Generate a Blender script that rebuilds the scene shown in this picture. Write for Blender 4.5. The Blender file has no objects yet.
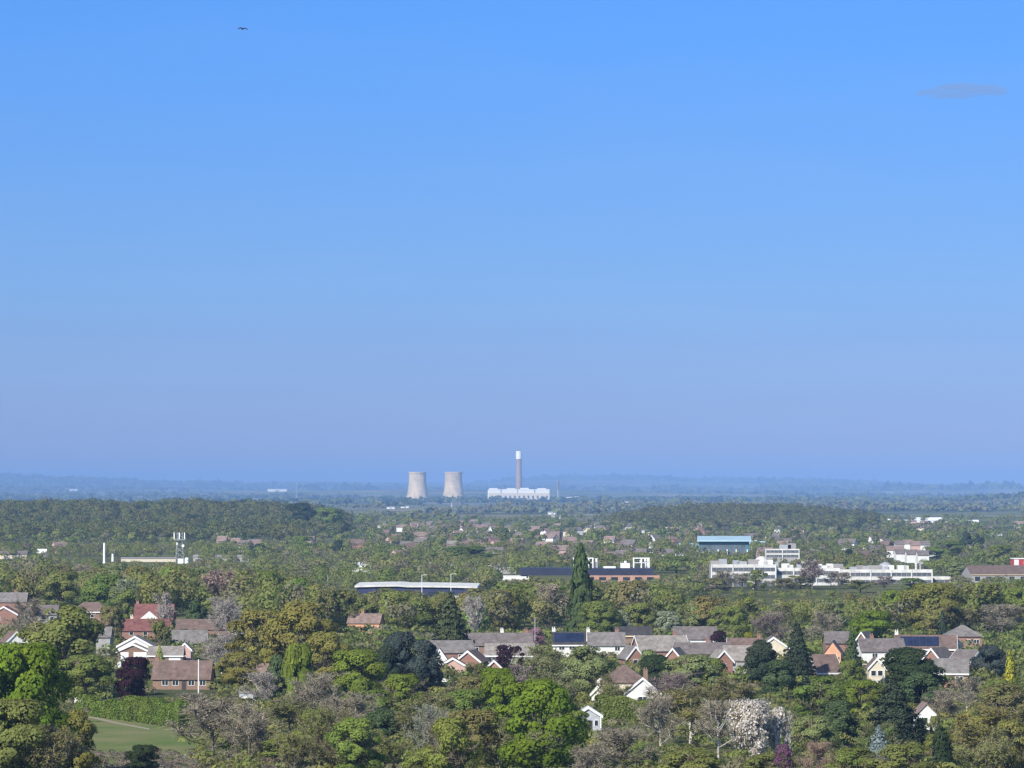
import bpy, math, random
import numpy as np
from mathutils import Vector

random.seed(11)
RNG = np.random.default_rng(7)
SC = bpy.context.scene
COL = SC.collection
F = 4170.0                      # focal length in pixels of a 1024 wide frame
EYE = 45.0                      # camera height over the plain
VH = 490.0                      # image row of eye level
PITCH = math.atan((VH - 384.0) / F)

def zat(v, d):
    return EYE + d * math.tan(PITCH + math.atan((384.0 - v) / F))
def xat(u, d):
    return (u - 512.0) / F * d
def dist_for(v, z=0.0):
    return (EYE - z) * F / (v - VH)

# ------------------------------------------------------------------ terrain
def sm(a, b, x):
    t = np.clip((x - a) / (b - a), 0, 1)
    return t * t * (3 - 2 * t)
RIDGE_U = [-900, -300, 0, 60, 120, 200, 300, 400, 520, 600, 640, 700, 780, 830, 880, 920, 960, 1024, 1400, 2000]
RIDGE_V = [472, 474, 476, 477, 478.5, 480, 481, 482, 482, 481.5, 481, 482, 483, 484, 486, 487, 488.5, 490, 492, 490]
def terr(x, y):
    x = np.asarray(x, float); y = np.asarray(y, float)
    z = 0.5 * np.sin(x / 61.0 + 1.3) * np.sin(y / 83.0) * sm(900, 1500, y)
    z = z + 19.0 * np.exp(-((y - 4900) / 620) ** 2) * sm(-120, -330, x)
    z = z + 15.0 * np.exp(-((y - 5600) / 500) ** 2) * sm(90, 270, x) * (1 - sm(330, 560, x))
    z = z + 40.0 * np.exp(-((y - 12500) / 1500) ** 2) * sm(1280, 1800, x)
    z = z + 9.0 * np.exp(-((y - 9800) / 700) ** 2) * (1 + np.sin(x / 420.0)) * 0.5
    u = 512 + x / np.maximum(y, 500) * F
    a = (VH - np.interp(u, RIDGE_U, RIDGE_V)) * 46000 / F + EYE
    a = a + 16 * np.sin(x / 1310.0 + 0.6) + 9 * np.sin(x / 433.0) + 2 * np.sin(x / 190.0 + 1)
    z = z + a * sm(31000, 46000, y)
    z = z + 46 * np.exp(-((y - 22500) / 1800) ** 2) * (0.6 + 0.4 * np.sin(x / 900.0 + 2))
    z = z + 66 * np.exp(-((y - 30000) / 2200) ** 2) * (0.65 + 0.35 * np.sin(x / 1500.0 + 4.4))
    return z
def T(x, y):
    return float(terr(x, y))

# ------------------------------------------------------------------ materials
def newmat(name):
    m = bpy.data.materials.new(name); m.use_nodes = True
    nt = m.node_tree; nt.nodes.clear()
    out = nt.nodes.new('ShaderNodeOutputMaterial')
    return m, nt, out
def N(nt, t, **kw):
    n = nt.nodes.new(t)
    for k, v in kw.items():
        setattr(n, k, v)
    return n
def mixc(nt, fac, a, b, blend='MIX'):
    n = nt.nodes.new('ShaderNodeMix'); n.data_type = 'RGBA'; n.blend_type = blend
    n.clamp_factor = True
    for s, v in ((n.inputs[0], fac), (n.inputs[6], a), (n.inputs[7], b)):
        if isinstance(v, (int, float)):
            s.default_value = v
        elif isinstance(v, tuple):
            s.default_value = (*v[:3], 1)
        else:
            nt.links.new(v, s)
    return n.outputs[2]
def mapr(nt, val, a, b, c, d):
    n = nt.nodes.new('ShaderNodeMapRange')
    nt.links.new(val, n.inputs[0])
    n.inputs[1].default_value = a; n.inputs[2].default_value = b
    n.inputs[3].default_value = c; n.inputs[4].default_value = d
    return n.outputs[0]
def noise(nt, scale, vec=None, detail=3.0, rough=0.6):
    n = nt.nodes.new('ShaderNodeTexNoise')
    n.inputs['Scale'].default_value = scale; n.inputs['Detail'].default_value = detail
    n.inputs['Roughness'].default_value = rough
    if vec is not None: nt.links.new(vec, n.inputs['Vector'])
    return n.outputs['Fac']
def plain(name, c, rough=0.8, var=0.18, nscale=0.8, metal=0.0, spec=0.3):
    m, nt, out = newmat(name)
    g = N(nt, 'ShaderNodeNewGeometry')
    f = noise(nt, nscale, g.outputs['Position'])
    dk = tuple(x * (1 - var * 1.4) for x in c); lt = tuple(min(1, x * (1 + var)) for x in c)
    col = mixc(nt, mapr(nt, f, 0.3, 0.7, 0, 1), dk, lt)
    b = N(nt, 'ShaderNodeBsdfPrincipled')
    nt.links.new(col, b.inputs['Base Color'])
    b.inputs['Roughness'].default_value = rough; b.inputs['Metallic'].default_value = metal
    b.inputs['Specular IOR Level'].default_value = spec
    nt.links.new(b.outputs[0], out.inputs[0])
    return m
def tiles(name, c, var=0.42):
    m, nt, out = newmat(name)
    tc = N(nt, 'ShaderNodeTexCoord')
    w = N(nt, 'ShaderNodeTexWave', wave_type='BANDS', bands_direction='Z')
    w.inputs['Scale'].default_value = 1.1; w.inputs['Distortion'].default_value = 1.5
    nt.links.new(tc.outputs['Object'], w.inputs['Vector'])
    f = noise(nt, 0.7, tc.outputs['Object'], 5, 0.7)
    oi = N(nt, 'ShaderNodeObjectInfo')
    dk = tuple(x * (1 - var) for x in c); lt = tuple(min(1, x * (1 + var)) for x in c)
    col = mixc(nt, mapr(nt, f, 0.3, 0.7, 0, 1), dk, lt)
    col = mixc(nt, mapr(nt, w.outputs['Fac'], 0, 1, 0.0, 0.25), col, tuple(x * 0.5 for x in c))
    moss = mapr(nt, noise(nt, 0.25, tc.outputs['Object'], 4, 0.7), 0.55, 0.75, 0, 0.45)
    col = mixc(nt, moss, col, (0.10, 0.105, 0.06))
    b = N(nt, 'ShaderNodeBsdfPrincipled')
    nt.links.new(col, b.inputs['Base Color']); b.inputs['Roughness'].default_value = 0.85
    b.inputs['Specular IOR Level'].default_value = 0.2
    nt.links.new(b.outputs[0], out.inputs[0])
    return m
def brick(name, c, mortar=(0.4, 0.36, 0.3)):
    m, nt, out = newmat(name)
    tc = N(nt, 'ShaderNodeTexCoord')
    br = N(nt, 'ShaderNodeTexBrick')
    br.inputs['Scale'].default_value = 2.2
    br.inputs['Color1'].default_value = (*c, 1)
    br.inputs['Color2'].default_value = (*(x * 0.72 for x in c), 1)
    br.inputs['Mortar'].default_value = (*mortar, 1)
    br.inputs['Mortar Size'].default_value = 0.012
    mp = N(nt, 'ShaderNodeMapping'); mp.inputs['Rotation'].default_value = (math.radians(90), 0, 0)
    nt.links.new(tc.outputs['Object'], mp.inputs['Vector']); nt.links.new(mp.outputs[0], br.inputs['Vector'])
    f = noise(nt, 0.5, tc.outputs['Object'], 4)
    col = mixc(nt, mapr(nt, f, 0.35, 0.7, 0, 0.35), br.outputs['Color'], tuple(x * 0.6 for x in c))
    b = N(nt, 'ShaderNodeBsdfPrincipled')
    nt.links.new(col, b.inputs['Base Color']); b.inputs['Roughness'].default_value = 0.9
    nt.links.new(b.outputs[0], out.inputs[0])
    return m
def foliage(name, source, trans=0.5, bright=1.0, jitter=0.28):
    """Leaves, twigs and bark: the colour is the tree's own, varied from leaf to leaf and over the crown."""
    m, nt, out = newmat(name)
    g = N(nt, 'ShaderNodeNewGeometry')
    oi = N(nt, 'ShaderNodeObjectInfo')
    tc = N(nt, 'ShaderNodeTexCoord')
    if source == 'object':
        base = oi.outputs['Color']
    elif source == 'attr':
        a = N(nt, 'ShaderNodeAttribute'); a.attribute_name = 'tint'; base = a.outputs['Color']
    else:
        base = mixc(nt, 0.0, source, source)
    r = mapr(nt, g.outputs['Random Per Island'], 0, 1, (1 - jitter) * bright, (1 + jitter) * bright)
    c = N(nt, 'ShaderNodeVectorMath', operation='SCALE')
    nt.links.new(base, c.inputs[0]); nt.links.new(r, c.inputs['Scale'])
    h = N(nt, 'ShaderNodeHueSaturation')
    vec = g.outputs['Position']
    f = noise(nt, 0.16, vec, 3, 0.6)
    nt.links.new(mapr(nt, f, 0.3, 0.7, 0.487, 0.513), h.inputs['Hue'])
    nt.links.new(mapr(nt, noise(nt, 0.45, vec, 2, 0.6), 0.3, 0.7, 0.84, 1.16), h.inputs['Value'])
    nt.links.new(c.outputs[0], h.inputs['Color'])
    d = N(nt, 'ShaderNodeBsdfDiffuse'); nt.links.new(h.outputs[0], d.inputs['Color'])
    if trans > 0:
        t = N(nt, 'ShaderNodeBsdfTranslucent')
        y = mixc(nt, 0.5, h.outputs[0], (1.0, 1.0, 0.35), 'MULTIPLY')
        nt.links.new(y, t.inputs['Color'])
        ms = N(nt, 'ShaderNodeMixShader'); ms.inputs[0].default_value = trans
        nt.links.new(d.outputs[0], ms.inputs[1]); nt.links.new(t.outputs[0], ms.inputs[2])
        nt.links.new(ms.outputs[0], out.inputs[0])
    else:
        nt.links.new(d.outputs[0], out.inputs[0])
    return m

M = {}
M['leaf'] = foliage('leaf', 'object')
M['needle'] = foliage('needle', 'object', trans=0.08, jitter=0.5)
M['twig'] = foliage('twig', 'object', trans=0.0, jitter=0.35)
M['twig_brown'] = foliage('twig_brown', (0.22, 0.185, 0.12), trans=0.0, jitter=0.35)
M['bark'] = foliage('bark', 'object', trans=0.0, jitter=0.1)
M['mass'] = foliage('mass_leaf', 'attr', trans=0.48, jitter=0.18)
M['white'] = plain('white_render', (0.7, 0.69, 0.65), 0.75, 0.07)
M['white_paint'] = plain('white_paint', (0.74, 0.74, 0.72), 0.45, 0.04)
M['office_white'] = plain('weathered_white_panel', (0.62, 0.61, 0.57), 0.8, 0.16, 0.35)
M['cream'] = plain('cream_render', (0.62, 0.55, 0.42), 0.8, 0.1)
M['salmon'] = plain('salmon_render', (0.62, 0.33, 0.2), 0.8, 0.1)
M['pink'] = plain('pink_render', (0.52, 0.35, 0.3), 0.8, 0.1)
M['grey_wall'] = plain('grey_wall', (0.33, 0.32, 0.3), 0.8, 0.12)
M['brick'] = brick('red_brick', (0.31, 0.15, 0.11))
M['brick_orange'] = brick('orange_brick', (0.42, 0.22, 0.14))
M['brick_brown'] = brick('brown_brick', (0.26, 0.15, 0.1))
M['t_brown'] = tiles('brown_tile', (0.17, 0.118, 0.098))
M['t_grey'] = tiles('grey_tile', (0.2, 0.182, 0.168))
M['t_pale'] = tiles('pale_tile', (0.27, 0.24, 0.21))
M['t_purple'] = tiles('purple_tile', (0.168, 0.143, 0.134))
M['t_red'] = tiles('red_tile', (0.2, 0.085, 0.075))
M['t_orange'] = tiles('orange_tile', (0.25, 0.18, 0.15))
M['t_dark'] = tiles('dark_tile', (0.06, 0.056, 0.056))
M['glass'] = plain('window_glass', (0.03, 0.04, 0.05), 0.12, 0.2, spec=0.5)
M['glass_grey'] = plain('office_glass', (0.12, 0.13, 0.14), 0.25, 0.25, 0.15, spec=0.5)
M['solar'] = plain('solar_glass', (0.018, 0.026, 0.06), 0.2, 0.25, 0.5, spec=0.5)
M['door'] = plain('dark_door', (0.06, 0.05, 0.05), 0.5)
M['metal'] = plain('grey_metal', (0.35, 0.36, 0.37), 0.5, 0.1)
M['metal_white'] = plain('white_metal', (0.85, 0.86, 0.86), 0.4, 0.05)
M['navy'] = plain('navy_cladding', (0.028, 0.031, 0.055), 0.5, 0.15, 0.2)
M['blue'] = plain('blue_cladding', (0.035, 0.04, 0.095), 0.5, 0.12, 0.2)
M['teal'] = plain('teal_cladding', (0.06, 0.16, 0.19), 0.5, 0.15, 0.2)
M['pale_blue'] = plain('pale_blue_roof', (0.38, 0.53, 0.6), 0.5, 0.08, 0.1)
M['flat_roof'] = plain('flat_roof', (0.3, 0.28, 0.26), 0.9, 0.15, 0.1)
M['terracotta'] = plain('terracotta_band', (0.42, 0.24, 0.17), 0.8, 0.12, 0.2)
M['concrete'] = plain('concrete', (0.6, 0.475, 0.3), 0.9, 0.2, 0.045)
M['shaft_concrete'] = plain('shaft_concrete', (0.36, 0.27, 0.2), 0.9, 0.14, 0.03)
M['concrete_dark'] = plain('dark_concrete', (0.2, 0.185, 0.17), 0.9, 0.12, 0.03)
M['red_paint'] = plain('red_paint', (0.45, 0.06, 0.05), 0.5)
M['bird'] = plain('bird_plumage', (0.03, 0.03, 0.035), 0.7)
M['summer'] = plain('weathered_white_boards', (0.4, 0.42, 0.44), 0.7, 0.15, 1.5)

# ------------------------------------------------------------------ mesh helpers
def quad_mesh(name, V, mats, midx=None, tint=None, faces=None, soft=None, nrm=None):
    V = np.asarray(V, np.float32).reshape(-1, 3)
    if faces is None:
        faces = np.arange(len(V)).reshape(-1, 4)
    faces = np.asarray(faces, np.int32)
    me = bpy.data.meshes.new(name)
    me.vertices.add(len(V)); me.vertices.foreach_set('co', V.ravel())
    me.loops.add(faces.size); me.loops.foreach_set('vertex_index', faces.ravel())
    me.polygons.add(len(faces))
    me.polygons.foreach_set('loop_start', np.arange(0, faces.size, 4, dtype=np.int32))
    me.polygons.foreach_set('loop_total', np.full(len(faces), 4, np.int32))
    for m in mats: me.materials.append(m)
    if midx is not None:
        me.polygons.foreach_set('material_index', np.asarray(midx, np.int32))
    if tint is not None:
        a = me.attributes.new('tint', 'FLOAT_COLOR', 'FACE')
        t = np.ones((len(faces), 4), np.float32); t[:, :3] = tint
        a.data.foreach_set('color', t.ravel())
    me.update(calc_edges=True)
    if soft is not None or nrm is not None:          # leaf normals follow the crown's surface
        Q = V.reshape(-1, 4, 3)
        gn = unit(np.cross(Q[:, 1] - Q[:, 0], Q[:, 3] - Q[:, 0]))
        if nrm is None:
            nrm = unit(gn + soft * unit((Q.mean(1) - np.array([0, 0, 0.45])) * np.array([1, 1, 0.9])))
        a = me.attributes.new('custom_normal', 'FLOAT_VECTOR', 'CORNER')
        a.data.foreach_set('vector', np.repeat(nrm, 4, 0).astype(np.float32).ravel())
    return me
def unit(a):
    return a / np.maximum(np.linalg.norm(a, axis=-1, keepdims=True), 1e-9)
def leaf_quads(P, Nn, size, rng, aspect=0.75, up=None):
    n = len(P)
    size = np.broadcast_to(np.asarray(size, float), (n,)) * rng.uniform(0.6, 1.4, n)
    r = rng.normal(size=(n, 3)) if up is None else up + rng.normal(size=(n, 3)) * 0.25
    a = unit(np.cross(Nn, r)); b = np.cross(unit(Nn), a)
    a = a * size[:, None] * 0.5; b = b * (size * aspect)[:, None] * 0.5
    k1 = rng.uniform(0.55, 1.1, (n, 1)); k2 = rng.uniform(0.55, 1.1, (n, 1))
    return np.stack([P - a - b * k1, P + a * k2 - b, P + a + b * k1, P - a * k2 + b], 1).reshape(-1, 3)
def tube(p0, p1, r0, r1, sides=5):
    p0 = np.array(p0, float); p1 = np.array(p1, float)
    ax = unit(p1 - p0)
    ref = np.array([1., 0, 0]) if abs(ax[0]) < 0.8 else np.array([0, 1., 0])
    a = unit(np.cross(ax, ref)); b = np.cross(ax, a)
    t = np.arange(sides + 1) / sides * 2 * math.pi
    ring = np.cos(t)[:, None] * a + np.sin(t)[:, None] * b
    lo = p0 + ring * r0; hi = p1 + ring * r1
    return np.stack([lo[:-1], lo[1:], hi[1:], hi[:-1]], 1).reshape(-1, 3)
def limb(pts, radii, sides=5):
    return np.concatenate([tube(pts[i], pts[i + 1], radii[i], radii[i + 1], sides) for i in range(len(pts) - 1)])

# ------------------------------------------------------------------ tree templates (height 1, crown width 1)
def env_points(rng, n, cb, prof):
    z = rng.uniform(0, 1, n); th = rng.uniform(0, 2 * math.pi, n)
    r = prof(z) * np.sqrt(rng.uniform(0.05, 1, n)) * 0.5
    return np.stack([r * np.cos(th), r * np.sin(th), cb + (1 - cb) * z], 1)
def lobed_crown(rng, n, size, cb=0.2, nl=26, lr=(0.11, 0.2), prof=None, zs=1.0, sparse=0.0, up=None, aspect=0.75):
    prof = prof or (lambda z: np.sqrt(np.clip(1 - (2 * z - 0.9) ** 2 / 1.25, 0.02, 1)))
    C = env_points(rng, nl, cb, lambda z: prof(z) * 0.82)
    R = rng.uniform(*lr, nl)
    C[:, 2] = np.clip(C[:, 2], cb + R * zs * 0.6, 1 - R * zs * 0.9)
    w = R ** 2 * rng.uniform(1 - sparse, 1, nl)
    k = rng.choice(nl, n * 2, p=w / w.sum())
    d = unit(rng.normal(size=(n * 2, 3)))
    d[:, 2] = np.where((d[:, 2] < -0.35) & (rng.uniform(size=n * 2) < 0.6), -d[:, 2], d[:, 2])
    rad = R[k] * rng.uniform(0.72, 1.12, n * 2)
    off = d * rad[:, None]; off[:, 2] *= zs
    P = C[k] + off
    keep = np.ones(len(P), bool)
    for i in range(nl):
        q = (P - C[i]) / np.array([1, 1, zs])
        keep &= ~((np.linalg.norm(q, axis=1) < R[i] * 0.68) & (k != i))
    P, d = P[keep][:n], d[keep][:n]
    ctr = np.array([0, 0, (cb + 1) / 2])
    Nn = unit(d * 0.75 + unit(P - ctr) * 0.35 + rng.normal(size=P.shape) * 0.24)
    return leaf_quads(P, Nn, size, rng, aspect, up), C
def trunk_limbs(rng, C, cb, r=0.022, n=7):
    b = rng.normal(size=2) * 0.015
    top = np.array([b[0] * 2, b[1] * 2, cb + 0.28])
    out = [limb([(0, 0, -0.03), (b[0], b[1], cb * 0.7), top, top + [0.01, 0.01, 0.3]], [r * 1.3, r, r * 0.7, r * 0.15], 7)]
    for i in rng.choice(len(C), min(n, len(C)), replace=False):
        s = np.array([b[0], b[1], rng.uniform(cb * 0.7, cb + 0.25)])
        m = (s + C[i]) / 2 + np.array([0, 0, 0.03])
        out.append(limb([s, m, C[i]], [r * 0.5, r * 0.33, r * 0.1], 5))
    return np.concatenate(out)
def bare_tree(rng, n_limb=9, n_sub=6, n_twig=14, buds=0, bud_size=0.016, tw=0.006, wide=1.0):
    """trunk quads, twig quads, bud quads"""
    tr = [limb([(0, 0, -0.03), (0.01, 0, 0.2), (0.0, 0.01, 0.45), (0.01, 0.0, 0.8)], [0.017, 0.013, 0.009, 0.003], 6)]
    tips = []; tq = []
    for i in range(n_limb):
        z0 = rng.uniform(0.1, 0.55); th = i * 2.4 + rng.uniform(-.4, .4)
        rr = rng.uniform(0.16, 0.4) * wide * (1.0 if z0 < 0.42 else 0.6); z1 = min(0.93, z0 + rng.uniform(0.28, 0.5))
        s = np.array([0, 0, z0]); e = np.array([rr * math.cos(th), rr * math.sin(th), z1])
        m = s * 0.5 + e * 0.5 + np.array([0.04 * math.cos(th), 0.04 * math.sin(th), -0.03])
        tr.append(limb([s, m, e], [0.0075, 0.0055, 0.0022], 5))
        for j in range(n_sub):
            t = rng.uniform(0.35, 1.0); q = s + (e - s) * t + rng.normal(size=3) * 0.012
            dr = unit(unit(e - s) * 0.6 + rng.normal(size=3) * 0.55 + np.array([0, 0, 0.45]))
            q2 = q + dr * rng.uniform(0.08, 0.2); tips.append(q2)
            tr.append(tube(q, q2, 0.004, 0.002, 3))
            for k in range(n_twig):
                p = q + (q2 - q) * rng.uniform(0.2, 1)
                d2 = unit(dr * 0.5 + rng.normal(size=3) * 0.6 + np.array([0, 0, 0.25]))
                tq.append((p, p + d2 * rng.uniform(0.05, 0.15)))
    A = np.array([a for a, b in tq]); B = np.array([b for a, b in tq])
    ok = (np.hypot(B[:, 0], B[:, 1]) < 0.52) & (B[:, 2] < 1.0); A, B = A[ok], B[ok]
    side = unit(np.cross(B - A, rng.normal(size=A.shape))) * tw * 0.5 * rng.uniform(0.6, 1.4, (len(A), 1))
    tw_q = np.stack([A - side, A + side, B + side * 0.4, B - side * 0.4], 1).reshape(-1, 3)
    bq = np.zeros((0, 3))
    if buds:
        k = rng.integers(0, len(A), buds); t = rng.uniform(0.2, 1.05, (buds, 1))
        P = A[k] + (B[k] - A[k]) * t + rng.normal(size=(buds, 3)) * 0.012
        Nn = unit(unit(P - [0, 0, 0.5]) * 0.7 + rng.normal(size=(buds, 3)) * 0.6 + [0, 0, .2])
        bq = leaf_quads(P, Nn, bud_size, rng)
    return np.concatenate(tr), tw_q, bq
def conifer(rng, n, size, cb=0.04, power=0.85, ragged=0.35, round_=False):
    tiers = 15; nb = 9
    P = []; Nn = []
    z = cb + (1 - cb) * (1 - np.sqrt(rng.uniform(0.0005, 1, n)))
    zt = np.round((z - cb) / (1 - cb) * tiers) / tiers
    amp = rng.uniform(1 - ragged, 1.08, (tiers + 1, nb))
    phase = rng.uniform(0, 2 * math.pi, tiers + 1)
    k = np.clip((zt * tiers).astype(int), 0, tiers); b = rng.integers(0, nb, n)
    th = phase[k] + (b + rng.normal(size=n) * 0.24) / nb * 2 * math.pi
    shape = (1 - (z - cb) / (1 - cb))
    rmax = 0.5 * (np.sqrt(np.clip(1 - (1.25 * (z - cb) / (1 - cb) - 0.25) ** 2, 0, 1)) if round_ else shape ** power) * amp[k, b]
    t = np.sqrt(rng.uniform(0.12, 1, n)); r = rmax * t
    zz = cb + zt * (1 - cb) + rng.normal(size=n) * 0.012 - 0.05 * t ** 2 * (1 if not round_ else 0.3) + 0.03
    P = np.stack([r * np.cos(th), r * np.sin(th), np.clip(zz, 0.01, 1.0)], 1)
    out = np.stack([np.cos(th), np.sin(th), np.full(n, 0.75)], 1)
    Nn = unit(unit(out) + rng.normal(size=(n, 3)) * 0.4)
    return leaf_quads(P, Nn, size, rng, 0.7)

TPL = {}
def add_tpl(kind, lod, trunk_q, crown_q, mats, midx=None, trunk_mat='bark'):
    trunk_q = trunk_q.copy(); crown_q = crown_q.copy()
    k_ = 0.5 / np.percentile(np.hypot(crown_q[:, 0], crown_q[:, 1]), 97); kz = 1 / np.percentile(crown_q[:, 2], 99.7)
    for q_ in (trunk_q, crown_q): q_[:, :2] *= k_; q_[:, 2] *= kz
    tm = quad_mesh('trunk_mesh', trunk_q, [M[trunk_mat]])
    cm = quad_mesh(kind + '_crown', crown_q, mats, midx, soft=None if kind in ('bare',) else (0.9 if kind != 'bud' else 0.6))
    TPL.setdefault((kind, lod), []).append((tm, cm))
for lod, n, s, nb in (('near', 15000, 0.027, 1.0), ('mid', 6000, 0.038, 0.6)):
    for v in range(4):
        rng = np.random.default_rng(100 + v + (50 if lod == 'mid' else 0))
        cb = 0.12
        q, C = lobed_crown(rng, n, s, cb, nl=58 + 6 * v, lr=(0.065, 0.15), zs=0.8)
        add_tpl('round', lod, trunk_limbs(rng, C, cb), q, [M['leaf']])
        q, C = lobed_crown(rng, int(n * 0.62), s, cb, nl=54, lr=(0.05, 0.12), zs=0.85, sparse=0.7)
        t2, tw, bq = bare_tree(rng, 9, 5, int(12 * nb) + 2, 0, tw=0.006)
        add_tpl('airy', lod, trunk_limbs(rng, C, cb, 0.02, 12), np.concatenate([q, tw]), [M['leaf'], M['twig_brown']],
                np.r_[np.zeros(len(q) // 4), np.ones(len(tw) // 4)])
        t2, tw, bq = bare_tree(rng, 10, 8, int(26 * nb) + 3, int(5200 * nb), 0.018 if lod == 'near' else 0.034, tw=0.0055 if lod == 'near' else 0.009)
        add_tpl('bud', lod, t2, np.concatenate([tw, bq]), [M['twig_brown'], M['leaf']],
                np.r_[np.zeros(len(tw) // 4), np.ones(len(bq) // 4)])
        t2, tw, bq = bare_tree(rng, 11, 9, int(34 * nb) + 3, int(1500 * nb), 0.014 if lod == 'near' else 0.03, tw=0.0055 if lod == 'near' else 0.009)
        add_tpl('bare', lod, t2, np.concatenate([tw, bq]), [M['twig'], M['twig']],
                np.r_[np.zeros(len(tw) // 4), np.ones(len(bq) // 4)])
        t2, tw, bq = bare_tree(rng, 12, 9, int(16 * nb) + 3, int(11000 * nb), 0.027 if lod == 'near' else 0.04, tw=0.005)
        add_tpl('blossom', lod, t2, np.concatenate([tw, bq]), [M['twig_brown'], M['leaf']],
                np.r_[np.zeros(len(tw) // 4), np.ones(len(bq) // 4)])
        q = conifer(rng, int(n * 0.75), s * 1.1, power=0.8)
        add_tpl('cone', lod, limb([(0, 0, -0.02), (0, 0, 0.95)], [0.03, 0.004], 6), q, [M['needle']])
        q, C = lobed_crown(rng, n, s, 0.08, nl=52, lr=(0.06, 0.15), zs=0.85,
                           prof=lambda z: np.clip(1.02 - 0.45 * z - 0.5 * z ** 4, 0.05, 1))
        add_tpl('dark', lod, trunk_limbs(rng, C, 0.1), q, [M['needle']])
        q = conifer(rng, int(n * 0.8), s * 1.5, cb=0.05, power=0.42, ragged=0.45); C = np.array([[0, 0, .5]] * 8)
        add_tpl('column', lod, trunk_limbs(rng, C, 0.06, 0.03), q, [M['leaf']])
        up = np.array([0, 0, 1.0])
        q, C = lobed_crown(rng, int(n * 0.7), s * 1.5, 0.12, nl=30, lr=(0.1, 0.18), zs=1.1, aspect=2.6, up=np.array([[0., 0, 1]]),
                           prof=lambda z: np.sqrt(np.clip(1 - (1.1 * z - 0.2) ** 2, 0.03, 1)))
        add_tpl('willow', lod, trunk_limbs(rng, C, 0.15), q, [M['leaf']])

# palette of foliage base colours (linear)
K = dict(bright=(0.125, 0.175, 0.02), lime=(0.145, 0.18, 0.03), green=(0.088, 0.118, 0.028), mid=(0.108, 0.127, 0.033),
         olive=(0.115, 0.125, 0.037), sage=(0.126, 0.144, 0.06), brown=(0.122, 0.116, 0.046), rust=(0.136, 0.126, 0.034), grey=(0.118, 0.104, 0.076),
         pale=(0.27, 0.24, 0.21), pinkgrey=(0.19, 0.15, 0.135), dark=(0.027, 0.036, 0.02), blue=(0.033, 0.042, 0.036), spruce=(0.08, 0.1, 0.095),
         ever=(0.04, 0.058, 0.024), yellow=(0.17, 0.17, 0.022), poplar=(0.052, 0.074, 0.026), goldolive=(0.118, 0.118, 0.03), purple=(0.06, 0.026, 0.036), white=(0.74, 0.69, 0.68), pink=(0.42, 0.24, 0.29),
         magenta=(0.25, 0.12, 0.2), silver=(0.15, 0.165, 0.11), cedar=(0.03, 0.036, 0.016), tan=(0.3, 0.25, 0.2), peach=(0.28, 0.2, 0.17))
for k_ in K:
    if k_ not in ('white', 'pink', 'magenta', 'tan', 'peach', 'purple'):
        g_ = 1.6 if k_ in ('dark', 'blue', 'ever', 'bright', 'lime', 'yellow') else (1.2 if k_ in ('pale', 'pinkgrey') else 2.25)
        K[k_] = tuple(c_ * g_ for c_ in K[k_])
BARK = dict(dark=(0.07, 0.055, 0.042), grey=(0.16, 0.14, 0.115), birch=(0.5, 0.48, 0.43))

def setp(o, label=None, cat=None, group=None, kind=None):
    for k, v in (('label', label), ('category', cat), ('group', group), ('kind', kind)):
        if v: o[k] = v
    return o
def empty(name, loc, rz=0.0):
    o = bpy.data.objects.new(name, None); COL.objects.link(o)
    o.location = loc; o.rotation_euler = (0, 0, rz); o.empty_display_size = 1
    return o
def link(name, me, parent=None):
    o = bpy.data.objects.new(name, me); COL.objects.link(o)
    if parent is not None: o.parent = parent
    return o
NAME = dict(blossom='blossom_tree', round='broadleaf_tree', airy='broadleaf_tree', bud='budding_tree', bare='bare_tree', cone='conifer_tree', dark='evergreen_tree',
            column='poplar_tree', willow='willow_tree')
def tree(kind, x, y, h, w, col, label, group=None, bark='dark', lod=None, cat='tree', name=None, z=None):
    lod = lod or ('near' if w * F / y > 34 else 'mid')
    tm, cm = random.choice(TPL[(kind, lod)])
    root = empty(name or NAME[kind], (x, y, T(x, y) if z is None else z), random.uniform(0, 6.28))
    setp(root, label, cat, group)
    t = link('trunk', tm, root); c = link('crown', cm, root)
    for o in (t, c): o.scale = (w, w, h)
    b = BARK[bark]; t.color = (*b, 1)
    c.color = (*(K[col] if isinstance(col, str) else col), 1)
    return root
def tpx(kind, u, vt, wpx, d, col, label, group=None, bark='dark', lod=None, cat='tree', name=None):
    x = xat(u, d); g = T(x, d); h = zat(vt, d) - g
    return tree(kind, x, d, max(h, 1.0), wpx * d / F, col, label, group, bark, lod, cat, name)

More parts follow.
